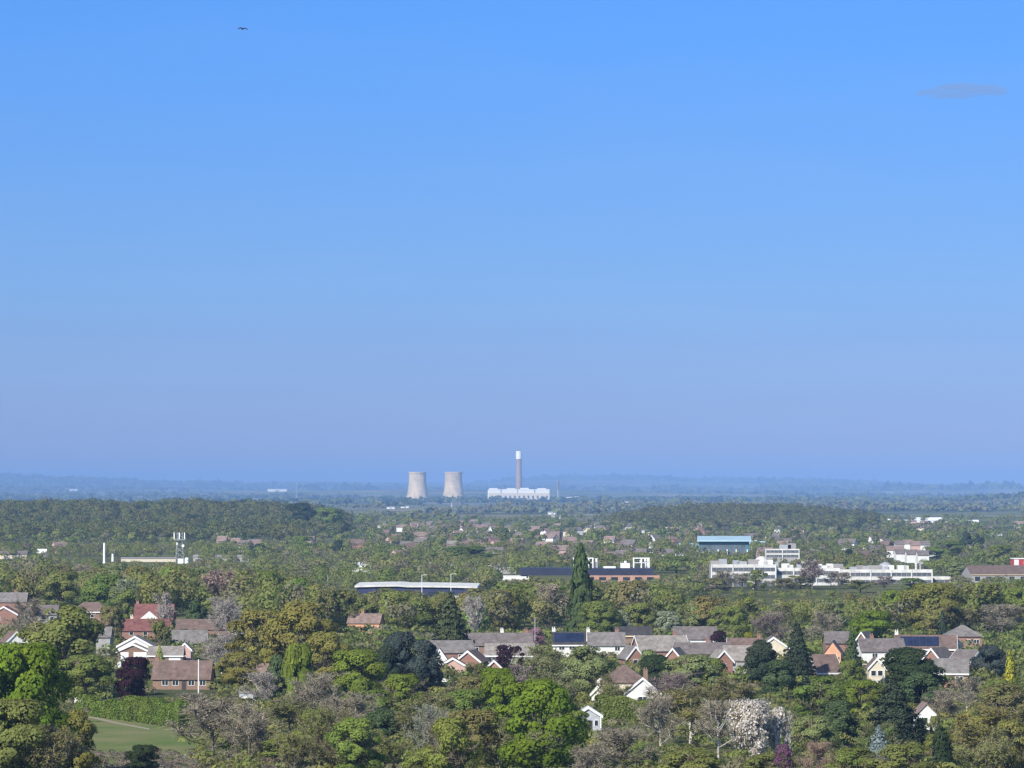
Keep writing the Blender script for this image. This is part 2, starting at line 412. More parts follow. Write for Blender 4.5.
# ------------------------------------------------------------------ building helpers
class MB:
    def __init__(s): s.v = []; s.f = []
    def add(s, vs, fs):
        b = len(s.v); s.v += [tuple(v) for v in vs]; s.f += [tuple(i + b for i in f) for f in fs]
        return s
    def box(s, x0, x1, y0, y1, z0, z1):
        return s.add([(x0, y0, z0), (x1, y0, z0), (x1, y1, z0), (x0, y1, z0), (x0, y0, z1), (x1, y0, z1), (x1, y1, z1), (x0, y1, z1)],
                     [(0, 3, 2, 1), (4, 5, 6, 7), (0, 1, 5, 4), (1, 2, 6, 5), (2, 3, 7, 6), (3, 0, 4, 7)])
    def prism(s, poly, x0, x1):            # poly of (y, z), counter-clockwise, extruded along x
        n = len(poly)
        vs = [(x0, y, z) for y, z in poly] + [(x1, y, z) for y, z in poly]
        fs = [tuple(range(n))[::-1], tuple(range(n, 2 * n))] + [(i, (i + 1) % n, n + (i + 1) % n, n + i) for i in range(n)]
        return s.add(vs, fs)
    def lathe(s, prof, seg=24, cx=0, cy=0):
        b = len(s.v)
        vs = []; fs = []
        for r, z in prof:
            for i in range(seg):
                a = 2 * math.pi * i / seg; vs.append((cx + r * math.cos(a), cy + r * math.sin(a), z))
        for j in range(len(prof) - 1):
            for i in range(seg):
                k = (i + 1) % seg
                fs.append((j * seg + i, j * seg + k, (j + 1) * seg + k, (j + 1) * seg + i))
        if prof[0][0] > 1e-6: fs.append(tuple(range(seg))[::-1])
        if prof[-1][0] > 1e-6: fs.append(tuple((len(prof) - 1) * seg + i for i in range(seg)))
        return s.add(vs, fs)
    def bar(s, p0, p1, r, sides=5):
        q = tube(p0, p1, r, r, sides)
        return s.add([tuple(v) for v in q], [tuple(range(i, i + 4)) for i in range(0, len(q), 4)])
    def mesh(s, name, mats):
        me = bpy.data.meshes.new(name); me.from_pydata(s.v, [], s.f)
        for m in (mats if isinstance(mats, list) else [mats]): me.materials.append(m)
        me.update(); return me
    def build(s, name, mat, parent=None):
        return link(name, s.mesh(name, mat), parent)

def window(parent, cx, cz, w, h, face, off, mat='white_paint'):
    """a framed window on the front (face f: y = -off) or on a gable (face g: x = -off, face h: x = +off)"""
    fr = MB(); t = 0.09
    a = [(-w / 2, w / 2, -h / 2, -h / 2 + t), (-w / 2, w / 2, h / 2 - t, h / 2), (-w / 2, -w / 2 + t, -h / 2 + t, h / 2 - t), (w / 2 - t, w / 2, -h / 2 + t, h / 2 - t)]
    if w > 1.3: a.append((-t / 2, t / 2, -h / 2 + t, h / 2 - t))
    pn = MB()
    def put(mb, p, q, r, s, d0, d1):
        if face == 'f': mb.box(cx + p, cx + q, -off - d1, -off - d0, cz + r, cz + s)
        elif face == 'g': mb.box(-off - d1, -off - d0, cx + p, cx + q, cz + r, cz + s)
        else: mb.box(off + d0, off + d1, cx + p, cx + q, cz + r, cz + s)
    for p, q, r, s in a: put(fr, p, q, r, s, 0.003, 0.08)
    if w > 1.3:
        put(pn, -w / 2 + t, -t / 2, -h / 2 + t, h / 2 - t, 0.004, 0.04); put(pn, t / 2, w / 2 - t, -h / 2 + t, h / 2 - t, 0.004, 0.04)
    else:
        put(pn, -w / 2 + t, w / 2 - t, -h / 2 + t, h / 2 - t, 0.004, 0.04)
    f = fr.build('window', M[mat], parent); pn.build('pane', M['glass'], f)

def house_block(root, L, D, he, hr, wall, roof, hip=False, ox=0.3, oh=0.4, barge=None, fascia=None, cx=0.0, cy=0.0, turn=False):
    """walls and roof of one wing; turn swaps the axes so the gable looks to the front"""
    tr = (lambda x, y, z: (cx + y, cy - x, z)) if turn else (lambda x, y, z: (cx + x, cy + y, z))
    def place(mb):
        mb.v = [tr(*v) for v in mb.v]; return mb
    sl = (hr - he) / (D / 2)
    w = MB()
    if hip: w.box(-L / 2, L / 2, -D / 2, D / 2, -1.0, he)
    else: w.prism([(-D / 2, -1.0), (D / 2, -1.0), (D / 2, he), (0, hr), (-D / 2, he)], -L / 2, L / 2)
    place(w).build('wall', M[wall], root)
    r = MB()
    if hip:
        a, b = L / 2 + oh, D / 2 + oh; i = max(a - b * 1.0, 0.3); z0 = he - 0.05
        r.add([(-a, -b, z0), (a, -b, z0), (a, b, z0), (-a, b, z0), (-a, -b, z0 + .18), (a, -b, z0 + .18), (a, b, z0 + .18), (-a, b, z0 + .18), (-i, 0, hr), (i, 0, hr)],
              [(0, 3, 2, 1), (0, 1, 5, 4), (1, 2, 6, 5), (2, 3, 7, 6), (3, 0, 4, 7), (4, 5, 9, 8), (6, 7, 8, 9), (5, 6, 9), (7, 4, 8)])
    else:
        e = D / 2 + oh; ze = he - oh * sl + 0.03; t = 0.22
        r.prism([(-e, ze), (0, hr + .03), (e, ze), (e, ze + t), (0, hr + .03 + t), (-e, ze + t)][::-1], -L / 2 - ox, L / 2 + ox)
    rf = place(r).build('roof', M[roof], root)
    if barge and not hip:
        for s in barge:
            b = MB(); e = D / 2 + oh; ze = he - oh * sl + 0.03
            x0 = L / 2 + ox + 0.004
            b.prism([(-e, ze - .28), (0, hr - .25), (e, ze - .28), (e, ze + .27), (0, hr + .32), (-e, ze + .27)][::-1], *((x0, x0 + .08) if s > 0 else (-x0 - .08, -x0)))
            place(b).build('bargeboard', M['white_paint'], root)
    if fascia:
        e = D / 2 + oh + 0.006; ze = he - (0 if hip else oh * sl)
        b = MB(); b.box(-L / 2 - ox, L / 2 + ox, -e - .07, -e, ze - 0.12, ze + 0.24); place(b).build('fascia', M[fascia], root)
    return rf
def chimney(rf, x, y, ztop, mat='brick', z0=3.0, pots=2):
    c = MB(); c.box(x - .45, x + .45, y - .35, y + .35, z0, ztop); c.box(x - .52, x + .52, y - .42, y + .42, ztop, ztop + .12)
    for i in range(pots): c.lathe([(.13, ztop + .12), (.11, ztop + .6)], 8, x + (i - (pots - 1) / 2) * .45, y)
    c.build('chimney', M[mat], rf)
def house(label, u, vr, hr, he, Lpx, D, rot=0, wall='brick', roof='t_brown', hip=False, barge=None, fascia=None, chim=(), wins=(), cat='house',
          name='house', group=None, d=None, solar=None, door=None, gwins=(), wall2=None):
    d = d or dist_for(vr, hr)
    x = xat(u, d); L = Lpx * d / F
    root = empty(name, (x, d, T(x, d)), math.radians(rot)); setp(root, label, cat, group)
    rf = house_block(root, L, D, he, hr, wall, roof, hip, barge=barge, fascia=fascia)
    for cxf, mat in chim: chimney(rf, cxf * L, 0.3, hr + 0.9, mat, he)
    for xf, z, w, h in wins: window(root, xf * L, z, w, h, 'f', D / 2)
    for yf, z, w, h in gwins: window(root, yf * D, z, w, h, 'g', L / 2)
    if door is not None:
        b = MB(); b.box(door * L - .5, door * L + .5, -D / 2 - .06, -D / 2 - .003, 0, 2.05); b.build('door', M['door'], root)
    if solar:
        a, b_, mat = solar; sl = (hr - he) / (D / 2); p = MB()
        y0, y1 = -D / 2 * 0.86, -D / 2 * 0.16
        z0, z1 = hr + sl * y0 + .30, hr + sl * y1 + .30
        n = max(2, int((b_ - a) * L / 1.6)); s = (b_ - a) * L / n
        for i in range(n):
            xa = a * L + i * s; xb = xa + s - 0.06
            p.add([(xa, y0, z0), (xb, y0, z0), (xb, y1, z1), (xa, y1, z1), (xa, y0, z0 + .05), (xb, y0, z0 + .05), (xb, y1, z1 + .05), (xa, y1, z1 + .05)],
                  [(0, 3, 2, 1), (4, 5, 6, 7), (0, 1, 5, 4), (1, 2, 6, 5), (2, 3, 7, 6), (3, 0, 4, 7)])
        p.build('solar_panel', M[mat], root)
    return root, rf, L, d

# ================================================================== SETTING
def axis(a, b, n): return np.linspace(a, b, n)
ys = np.concatenate([axis(-400, 500, 10)[:-1], 500 * (60000 / 500) ** axis(0, 1, 300)])
ss = np.concatenate([axis(-1, -0.34, 14)[:-1], axis(-0.34, 0.34, 170), axis(0.34, 1, 14)[1:]])
GX = ss[None, :] * (1500 + 0.36 * np.maximum(ys, 0))[:, None]
GY = np.repeat(ys[:, None], len(ss), 1)
GZ = terr(GX, GY)
idx = np.arange(GX.size).reshape(GX.shape)
fc = np.stack([idx[:-1, :-1], idx[:-1, 1:], idx[1:, 1:], idx[1:, :-1]], -1).reshape(-1, 4)
m, nt, out = newmat('countryside')
g = N(nt, 'ShaderNodeNewGeometry')
vo = N(nt, 'ShaderNodeTexVoronoi'); vo.inputs['Scale'].default_value = 0.0032
mp = N(nt, 'ShaderNodeMapping'); mp.inputs['Scale'].default_value = (1, 0.7, 0)
nt.links.new(g.outputs['Position'], mp.inputs['Vector'])
wob = N(nt, 'ShaderNodeVectorMath', operation='ADD')
nt.links.new(mp.outputs[0], wob.inputs[0]); nt.links.new(mp.outputs[0], vo.inputs['Vector'])
sp = N(nt, 'ShaderNodeSeparateColor'); nt.links.new(vo.outputs['Color'], sp.inputs[0])
far = mixc(nt, mapr(nt, sp.outputs[0], 0.3, 0.55, 0, 1), (0.10, 0.115, 0.06), (0.19, 0.21, 0.1))
far = mixc(nt, mapr(nt, sp.outputs[1], 0.72, 0.8, 0, 1), far, (0.28, 0.24, 0.17))
f1 = noise(nt, 0.02, g.outputs['Position'], 6, 0.7); f2 = noise(nt, 0.3, g.outputs['Position'], 6, 0.7)
near = mixc(nt, mapr(nt, f1, 0.35, 0.65, 0, 1), (0.11, 0.12, 0.05), (0.18, 0.165, 0.09))
near = mixc(nt, mapr(nt, f2, 0.35, 0.7, 0, 0.7), near, (0.10, 0.13, 0.045))
sep = N(nt, 'ShaderNodeSeparateXYZ'); nt.links.new(g.outputs['Position'], sep.inputs[0])
col = mixc(nt, mapr(nt, sep.outputs[1], 4500, 7500, 0, 1), near, far)
col = mixc(nt, mapr(nt, noise(nt, 0.004, g.outputs['Position'], 6, 0.7), 0.45, 0.6, 0, 0.75), col, (0.045, 0.055, 0.028))
b = N(nt, 'ShaderNodeBsdfDiffuse'); nt.links.new(col, b.inputs[0]); nt.links.new(b.outputs[0], out.inputs[0])
gm = quad_mesh('ground', np.stack([GX, GY, GZ], -1).reshape(-1, 3), [m], faces=fc)
gm.polygons.foreach_set('use_smooth', np.ones(len(gm.polygons), bool))
go = link('ground', gm); setp(go, 'green and brown plain running out to the blue hills', 'ground', kind='structure')

# the meadow below the hedge
def strip_pts(lst): return [(xat(u, dist_for(v)), dist_for(v)) for u, v in lst]
m, nt, out = newmat('meadow_grass')
g = N(nt, 'ShaderNodeNewGeometry')
f1 = noise(nt, 0.06, g.outputs['Position'], 5, 0.65); f2 = noise(nt, 1.5, g.outputs['Position'], 4, 0.7)
c = mixc(nt, mapr(nt, f1, 0.35, 0.65, 0, 1), (0.11, 0.165, 0.05), (0.215, 0.205, 0.1))
c = mixc(nt, mapr(nt, f2, 0.4, 0.7, 0, 0.4), c, (0.10, 0.11, 0.05))
b = N(nt, 'ShaderNodeBsdfDiffuse'); nt.links.new(c, b.inputs[0]); nt.links.new(b.outputs[0], out.inputs[0])
mb = MB()
pts = strip_pts([(40, 775), (200, 775), (195, 735), (176, 729), (130, 720), (84, 713), (60, 712)])
mb.add([(x, y, T(x, y) + .03) for x, y in pts], [tuple(range(len(pts)))])
setp(mb.build('lawn', m), 'smooth green meadow below the long clipped hedge', 'meadow', kind='structure')
mb = MB()
pts = strip_pts([(84, 714), (118, 722), (150, 728), (150, 729.5), (118, 723.8), (84, 716)])
mb.add([(x, y, T(x, y) + .05) for x, y in pts], [tuple(range(len(pts)))])
setp(mb.build('path', plain('worn_path', (0.3, 0.26, 0.18), 0.9)), 'pale worn path across the meadow under the hedge', 'path', kind='structure')

# ================================================================== STUFF: woods, undergrowth
def mass(name, label, X, Y, Hh, Ww, cols, nq, size, kind='stuff', dome=1.0, rng=RNG, cat='woodland'):
    """many small crowns read as one mass"""
    n = len(X)
    Z = terr(X, Y)
    k = np.repeat(np.arange(n), nq)
    d = unit(rng.normal(size=(n * nq, 3))); d[:, 2] = np.abs(d[:, 2]) * np.where(rng.uniform(size=len(d)) < 0.15, -1, 1)
    # three lobes to a crown
    lob = rng.normal(size=(n, 3, 3)) * np.array([0.2, 0.2, 0.13])
    li = rng.integers(0, 3, n * nq)
    c = lob[k, li]; rr = rng.uniform(0.24, 0.36, (n, 3))[k, li] * rng.uniform(0.8, 1.1, n * nq)
    p = c + d * rr[:, None] * np.array([1, 1, 0.9])
    P = np.stack([X[k] + p[:, 0] * Ww[k], Y[k] + p[:, 1] * Ww[k], Z[k] + (0.58 + p[:, 2] * 0.95) * Hh[k]], 1)
    P[:, 2] = np.maximum(P[:, 2], Z[k] + 0.05)
    Nn = unit(d + rng.normal(size=d.shape) * 0.4)
    q = leaf_quads(P, Nn, (size * Ww)[k], rng)
    tint = np.asarray(cols)[k]
    o = link(name, quad_mesh(name, q, [M['mass']], tint=tint, nrm=unit(d + Nn * 0.35 + (p - c) * 0 + unit(p) * 0.5))); setp(o, label, cat, kind=kind)
    return o
def pick_cols(n, names, wts, rng=RNG, calm=0.35):
    a = np.array([K[x] for x in names]); w = np.array(wts, float); w /= w.sum()
    m_ = (a * w[:, None]).sum(0)          # neighbours in one wood share much of their tone
    return (a[rng.choice(len(a), n, p=w)] * (1 - calm) + m_ * calm) * rng.uniform(0.88, 1.12, (n, 1))
def fan(n, d0, d1, ang=9.2, rng=RNG, power=1.0):
    y = d0 + (d1 - d0) * rng.uniform(0, 1, n) ** power
    x = y * np.tan(np.radians(rng.uniform(-ang, ang, n)))
    return x, y
def U(x, y): return 512 + x / y * F
def VB(x, y): return VH + (EYE - terr(x, y)) / y * F

# skyline of the belt in front of the offices, of the gardens and of the near trees (image rows at given columns)
BELT = ([-300, 0, 100, 200, 290, 345, 360, 480, 492, 520, 560, 600, 660, 690, 720, 770, 830, 885, 900, 965, 975, 1024, 1300],
        [566, 566, 564, 565, 574, 588, 591, 593, 588, 582, 581, 583, 583, 594, 599, 599, 596, 593, 603, 603, 581, 578, 578])
def clip_h(x, y, h, table, jit):
    vlim = np.interp(U(x, y), *table) + jit
    return np.minimum(h, EYE - (vlim - VH) / F * y - terr(x, y))
x, y = fan(1100, 1265, 1900); h = RNG.uniform(12, 19, len(x)); h = clip_h(x, y, h, BELT, RNG.uniform(-1, 9, len(x)))
def off_houses(u, y):
    return ~(((u < 118) & (y < 1500)) | ((u > 108) & (u < 255) & (y < 1350)) | ((u > 346) & (u < 386) & (y < 1330)) | ((u > 345) & (u < 490) & (y > 1690) & (y < 1760)))
ok = (h > 3.5) & off_houses(U(x, y), y); x, y, h = x[ok], y[ok], h[ok]
mass('woodland', 'deep mixed wood of budding trees filling the belt below the offices', x, y, h, h * RNG.uniform(.7, 1.0, len(h)),
     pick_cols(len(x), ['olive', 'brown', 'mid', 'green', 'grey', 'rust'], [6, 4, 3, 2, 4, 2]), 400, 0.062)
# around and behind the offices up to the suburb
Y1, Y2, Y3 = RNG.uniform(1690, 1940, 420), RNG.uniform(1790, 2015, 260), RNG.uniform(2680, 3350, 500)
x, y = fan(3600, 1800, 3400); h = RNG.uniform(6, 11, len(x)); u = U(x, y)
x = np.concatenate([x, xat(RNG.uniform(655, 965, 420), Y1), xat(RNG.uniform(480, 705, 260), Y2), xat(RNG.uniform(-60, 350, 500), Y3)])
y = np.concatenate([y, Y1, Y2, Y3]); h = RNG.uniform(5, 11, len(x)); u = U(x, y)
lim = np.where(y > 2600, 538.0, 549.0)
for u0, u1, d0, d1, v_ in ((-999, 95, 0, 2660, 557), (95, 200, 0, 2660, 562), (116, 172, 0, 2625, 560.3), (25, 60, 0, 2740, 553.5), (200, 345, 0, 2500, 556), (-999, 345, 2660, 2800, 548), (-999, 345, 2800, 9999, 541), (340, 490, 0, 1775, 600), (495, 665, 0, 2085, 579), (665, 700, 0, 2100, 575),
                           (700, 955, 0, 2020, 589), (955, 1060, 0, 1965, 575), (690, 755, 2020, 2790, 550), (755, 805, 2020, 2600, 557), (885, 940, 2020, 3200, 559), (1005, 1040, 2000, 2130, 570)):
    q = (u > u0) & (u < u1) & (y > d0) & (y < d1); lim[q] = v_
h = np.minimum(h, EYE - (lim + RNG.uniform(-1, 6, len(x)) - VH) / F * y - terr(x, y))
for u0, u1, d0, d1 in ((350, 485, 1690, 1765), (495, 665, 2020, 2090), (705, 955, 1940, 2015), (960, 1060, 1960, 2120), (690, 775, 2700, 2800), (760, 802, 2540, 2580)):
    h[(u > u0) & (u < u1) & (y > d0) & (y < d1)] = 0
ok = h > 2.5; x, y, h = x[ok], y[ok], h[ok]
mass('woodland', 'mixed trees around and beyond the white offices', x, y, h, h * RNG.uniform(.8, 1.3, len(h)),
     pick_cols(len(x), ['olive', 'brown', 'mid', 'green', 'grey', 'pinkgrey'], [5, 3, 4, 2, 3, 1]), 250, 0.075)
x, y = fan(2300, 3200, 6300); h = RNG.uniform(6, 12.5, len(x))
mass('woodland', 'garden trees scattered through the hazy suburb', x, y, h, h * RNG.uniform(.8, 1.4, len(h)),
     pick_cols(len(x), ['olive', 'brown', 'mid', 'green', 'grey', 'ever'], [4, 3, 4, 3, 3, 1]), 200, 0.095)
y = RNG.uniform(3500, 5300, 2600); u = RNG.uniform(-420, 348, 2600); x = xat(u, y)
ok = (u < 300) | (y > 3900); x, y = x[ok], y[ok]; h = RNG.uniform(11, 16, len(x))
mass('woodland', 'dark wood covering the low hill with a level skyline', x, y, h, h * RNG.uniform(1.0, 1.5, len(h)),
     pick_cols(len(x), ['olive', 'brown', 'mid', 'ever', 'green', 'rust'], [4, 5, 3, 1, 1, 2]) * 0.68, 230, 0.075)
y = RNG.uniform(4600, 6000, 1900); u = 612 + 262 * RNG.uniform(0, 1, 1900) ** 0.9; x = xat(u, y); h = RNG.uniform(9, 13, len(x))
mass('woodland', 'brown green wood on the ridge behind the teal pavilion', x, y, h, h * RNG.uniform(1.1, 1.7, len(h)),
     pick_cols(len(x), ['olive', 'brown', 'rust', 'ever'], [4, 5, 2, 1]) * 0.68, 220, 0.08)
def clumped(n, d0, d1, scale, thr, ang=9.2):
    x, y = fan(n, d0, d1, ang)
    f = (np.sin(x / scale + 1.7 * np.sin(y / scale / 2.3)) + np.sin(y / scale / 1.6 + 2.1 * np.sin(x / scale / 1.9)) + np.sin((x + y) / scale / 0.7))
    ok = f > thr; return x[ok], y[ok]
x, y = clumped(8500, 6300, 12500, 420, 1.0); h = RNG.uniform(8, 15, len(x))
mass('woodland', 'blue hazy copses and hedgerows on the plain before the cooling towers', x, y, h, h * RNG.uniform(1.0, 2.4, len(h)),
     pick_cols(len(x), ['sage', 'grey', 'spruce', 'brown'], [4, 3, 3, 2]) * .95, 40, 0.26)
x, y = clumped(11000, 12500, 34000, 800, 0.2); h = RNG.uniform(8, 16, len(x))
mass('woodland', 'faint blue copses on the farthest hills', x, y, h, h * RNG.uniform(1.3, 3.2, len(h)),
     pick_cols(len(x), ['olive', 'mid', 'ever'], [3, 4, 4]) * 0.8, 18, 0.42)
x, y = clumped(5200, 30000, 46400, 1500, 0.1); h = RNG.uniform(5, 11, len(x))
mass('woodland', 'pale blue woods along the last skyline ridge', x, y, h, RNG.uniform(60, 220, len(x)), pick_cols(len(x), ['olive', 'mid', 'ever'], [3, 4, 3]) * 0.7, 16, 0.42)
# undergrowth near
poly = None
def not_lawn(x, y):
    u, v = U(x, y), VB(x, y)
    return ~((u > 80) & (u < 198) & (v > 709 + (u - 84) * 0.17) & (v < 785))
x, y = fan(4600, 585, 930, 9.0); ok = not_lawn(x, y) & ~((U(x, y) > 566) & (U(x, y) < 612) & (y > 735) & (y < 790)) & ~((U(x, y) > 150) & (U(x, y) < 216) & (y > 870)); x, y = x[ok], y[ok]; h = RNG.uniform(0.8, 3.2, len(x))
u = U(x, y); cc = pick_cols(len(x), ['olive', 'green', 'mid', 'brown', 'grey', 'rust'], [4, 2, 3, 4, 5, 3])
mass('undergrowth', 'tangled scrub and brambles between the near trees', x, y, h, h * RNG.uniform(1.1, 2.2, len(h)), cc, 120, 0.085, cat='scrub')
x, y = fan(4800, 945, 1300, 9.0); h = 0.9 + 3.6 * RNG.uniform(0, 1, len(x)) ** 1.6
h = np.where((U(x, y) > 110) & (U(x, y) < 250) & (y < 1120), np.minimum(h, 1.6), h)
mass('undergrowth', 'garden shrubs crowding between the houses', x, y, h, h * RNG.uniform(1.1, 2.2, len(h)),
     pick_cols(len(x), ['olive', 'green', 'mid', 'brown', 'grey', 'ever'], [4, 4, 4, 3, 3, 2]), 70, 0.11, cat='shrubs')
n = 900; u = RNG.uniform(-60, 400, n); v = RNG.uniform(757, 782, n) + np.where(u > 255, (u - 255) * 0.1, 0); y = EYE * F / (v - VH); x = xat(u, y); h = RNG.uniform(0.7, 1.7, n)
mass('undergrowth', 'pale dry bramble scrub along the bottom of the slope', x, y, h, h * RNG.uniform(1.2, 2.2, n),
     pick_cols(n, ['tan', 'pale', 'peach', 'pinkgrey'], [3, 3, 2, 2]), 110, 0.075, cat='scrub')

# the long hedge
def hedge(name, label, p0, p1, w, h0, h1, col, n=9000, size=0.34, cat='hedge', group=None):
    rng = np.random.default_rng(5)
    p0 = np.array(p0); p1 = np.array(p1); L = np.linalg.norm(p1 - p0); ax = (p1 - p0) / L; nx = np.array([-ax[1], ax[0]])
    t = rng.uniform(0, 1, n); face = rng.uniform(size=n)
    hh = h0 + (h1 - h0) * t + 0.5 * np.sin(t * L / 5.3 + 2) + 0.35 * np.sin(t * L / 1.9) + 0.25 * np.sin(t * L / 0.8 + 1)
    s = np.where(face < 0.45, 1.0, np.where(face < 0.62, -1.0, rng.uniform(-1, 1, n)))
    top = face >= 0.62
    z = np.where(top, hh * rng.uniform(0.93, 1.04, n), rng.uniform(0.02, 0.97, n) * hh)
    bulge = (1 + 0.18 * np.sin(t * L / 1.4)) * (1 - 0.25 * (z / hh) ** 3)
    off = s * w / 2 * bulge + rng.normal(size=n) * 0.12
    P = np.stack([p0[0] + ax[0] * t * L - nx[0] * off, p0[1] + ax[1] * t * L - nx[1] * off, z], 1)
    Nn = np.stack([-nx[0] * s, -nx[1] * s, np.where(top, 1.6, 0.35)], 1)
    Nn = unit(unit(Nn) + rng.normal(size=(n, 3)) * 0.45)
    q = leaf_quads(P, Nn, size, rng)
    o = link(name, quad_mesh(name, q, [M['leaf']])); o.color = (*(K[col] if isinstance(col, str) else col), 1)
    setp(o, label, cat, group); return o
a = (xat(84, 838), 838.); bb = (xat(187, 790), 790.)
hedge('hedge', 'long bright green hedge along the top edge of the meadow', a, bb, 3.0, 3.0, 5.0, (.19, .26, .055), 14000, 0.3)
hedge('hedge', 'olive green field hedge behind the small weathered white summer house', (xat(598, 800), 800.), (xat(664, 805), 805.), 4.0, 4.6, 5.0, 'mid', 9000, 0.4)

# ================================================================== HOUSES OF THE VILLAGE
def gable(label, u, va, hr, he, wpx, depth, **kw):
    d = dist_for(va, hr)
    return house(label, u, va, hr, he, depth * F / d, wpx * d / F, rot=90 + kw.pop('turn', 0), **kw)
VG = 'houses of the village'
Wn = lambda xs, z, w=1.3, h=1.1: [(a, z, w, h) for a in xs]

# bungalow by the meadow
house('brown tiled bungalow with small white windows and brick chimney above the hedge', 184, 661, 6.2, 2.5, 57, 8.5, rot=-3, wall='brick_brown', roof='t_brown',
      chim=[(-.47, 'brick')], wins=Wn([-.28, -.1, .18, .38], 1.5, 1.5, 1.2), door=.05, group=VG)
# garages with white doors
r, rf, L, d = gable('pale bungalow with white garage doors and white bargeboards over its front gable', 135, 643.5, 4.9, 3.1, 31, 9, wall='brick_brown', roof='t_pale', barge=(-1,),
                    group=VG)
mb = MB(); D = 31 * d / F
for a, b_ in ((-.44, -.02), (.14, .40)):
    mb = MB(); mb.box(-L / 2 - .07, -L / 2 - .004, a * D, b_ * D, .5, 2.9); mb.build('garage_door', M['white_paint'], r)
r, rf, L, d = house('low grey roofed annexe with a white door beside the garage gable', 167, 646.5, 4.8, 2.7, 34, 7, wall='brick_brown', roof='t_pale', fascia='white_paint', group=VG)
mb = MB(); mb.box(.1 * L, .44 * L, -3.57, -3.504, .4, 2.5); mb.build('garage_door', M['white_paint'], r)
gable('narrow white and pink rendered gable cottage at the end of the garage row', 186, 643, 5.4, 3.9, 12, 6, wall='pink', roof='t_pale', barge=(-1,), gwins=[(0, 1.6, 1.0, 1.2)], group=VG)
gable('grey tiled house with broad white bargeboards just behind the garage gable', 137, 636, 6.6, 4.2, 34, 10, wall='white', roof='t_grey', barge=(-1,), gwins=[(-.2, 3.2, 1.2, 1.1), (.15, 3.2, 1.2, 1.1)], group=VG)
r, rf, L, d = house('tall red tiled house with a white triangular dormer gable', 155, 604.5, 9.0, 4.6, 38, 10, wall='brick', roof='t_red', chim=[(-.45, 'brick')], group=VG)
w = MB(); gx = -.1 * L; w.prism([(0, 0), (0, 0)], 0, 0) if False else None
w.add([(gx - 2.9, -5.6, 4.7), (gx + 2.9, -5.6, 4.7), (gx, -5.6, 7.1), (gx - 2.9, -1.2, 4.7), (gx + 2.9, -1.2, 4.7), (gx, -1.2, 7.1)],
      [(0, 1, 2), (5, 4, 3), (0, 3, 4, 1), (1, 4, 5, 2), (2, 5, 3, 0)])
w.build('dormer', M['white'], r)
house('low red tiled house in front of the one with the white dormer', 146, 619, 7.2, 4.2, 46, 9, rot=4, wall='brick', roof='t_red', chim=[(-.3, 'cream')], wins=Wn([-.3, 0, .3], 3.3), group=VG)
house('long low row with dark red roof and pale ridge behind the bare pollard', 211, 619.5, 7.0, 4.4, 66, 9, wall='brick_brown', roof='t_brown', fascia=None, chim=[(.3, 'brick')], group=VG)
house('small slate grey roofed house below the long dark red row', 190, 630.5, 6.4, 3.2, 34, 9, rot=6, wall='grey_wall', roof='t_grey', wins=Wn([-.2, .2], 2.0), group=VG)
house('dark hip roofed house with a white barge end beyond the big olive tree', 92, 602.5, 8.2, 4.9, 42, 9, hip=True, wall='brick_brown', roof='t_brown', fascia='white_paint', wins=Wn([-.3, 0.05, .35], 3.8), group=VG)
house('grey roofed house at the edge of the village nearest the frame corner', 8, 594, 8.0, 5.0, 40, 9, wall='brick', roof='t_grey', chim=[(.2, 'brick')], group=VG)
gable('red walled house with white bargeboards in the cluster behind the bright tree', 6, 607, 7.5, 5.2, 26, 9, wall='brick', roof='t_red', barge=(-1,), gwins=[(.2, 3.8, 1.2, 1.2)], group=VG)
gable('low white gabled house just above the top of the bright green tree', 14, 631, 6.2, 3.6, 20, 8, wall='white', roof='t_brown', barge=(-1,), gwins=[(-.2, 2.2, 1.1, 1.1)], turn=20, group=VG)
house('purple grey roofed house with one white end window among bare bushes', 42, 606, 7.6, 4.8, 34, 9, wall='grey_wall', roof='t_purple', wins=Wn([.35], 3.6), group=VG)
house('narrow grey house end showing between the olive tree and the red roofs', 105, 627, 7.4, 5.0, 14, 8, wall='grey_wall', roof='t_grey', group=VG)
house('tiny tan cottage roof glimpsed inside the olive brown trees', 256, 664, 5.4, 2.8, 24, 7, rot=10, wall='cream', roof='t_orange', group=VG)
# pink orange house
house('salmon pink house with orange tiled roof alone among trees below the blue store', 366, 614, 6.2, 3.6, 32, 9, rot=-8, wall='salmon', roof='t_orange', chim=[(-.1, 'brick_orange')], wins=Wn([.3], 2.0, 1.5, 1.3), group=VG)
# centre terraces
house('long grey purple roofed terrace behind the dark copper plum', 482, 633.5, 8.0, 5.2, 100, 10, wall='brick_brown', roof='t_purple', chim=[(-.35, 'brick'), (.2, 'white'), (.44, 'brick')], wins=Wn([-.4, -.3, -.18, -.06, .1, .24, .38], 4.2, 1.6), group=VG)
house('grey roofed house beside the dark evergreen clump, lowest of the terrace end', 450, 641, 7.2, 4.6, 44, 9, rot=8, wall='brick', roof='t_grey', wins=Wn([-.3, .2], 3.5), group=VG)
house('end house with pale grey roof right behind the purple plum', 510, 644, 7.0, 4.4, 48, 9, rot=-4, wall='grey_wall', roof='t_pale', fascia='white_paint', wins=Wn([-.4, .38], 3.3), group=VG)
gable('small white fronted gable peeping past the dark evergreen clump', 440, 649, 6.2, 4.2, 12, 7, wall='white', roof='t_grey', barge=(-1,), group=VG)
gable('low pink fronted gable with heavy white bargeboards beside the dark evergreen clump', 453, 657.5, 5.4, 3.6, 26, 8, wall='pink', roof='t_brown', barge=(-1,), gwins=[(0, 1.8, 2.2, 1.1)], group=VG)
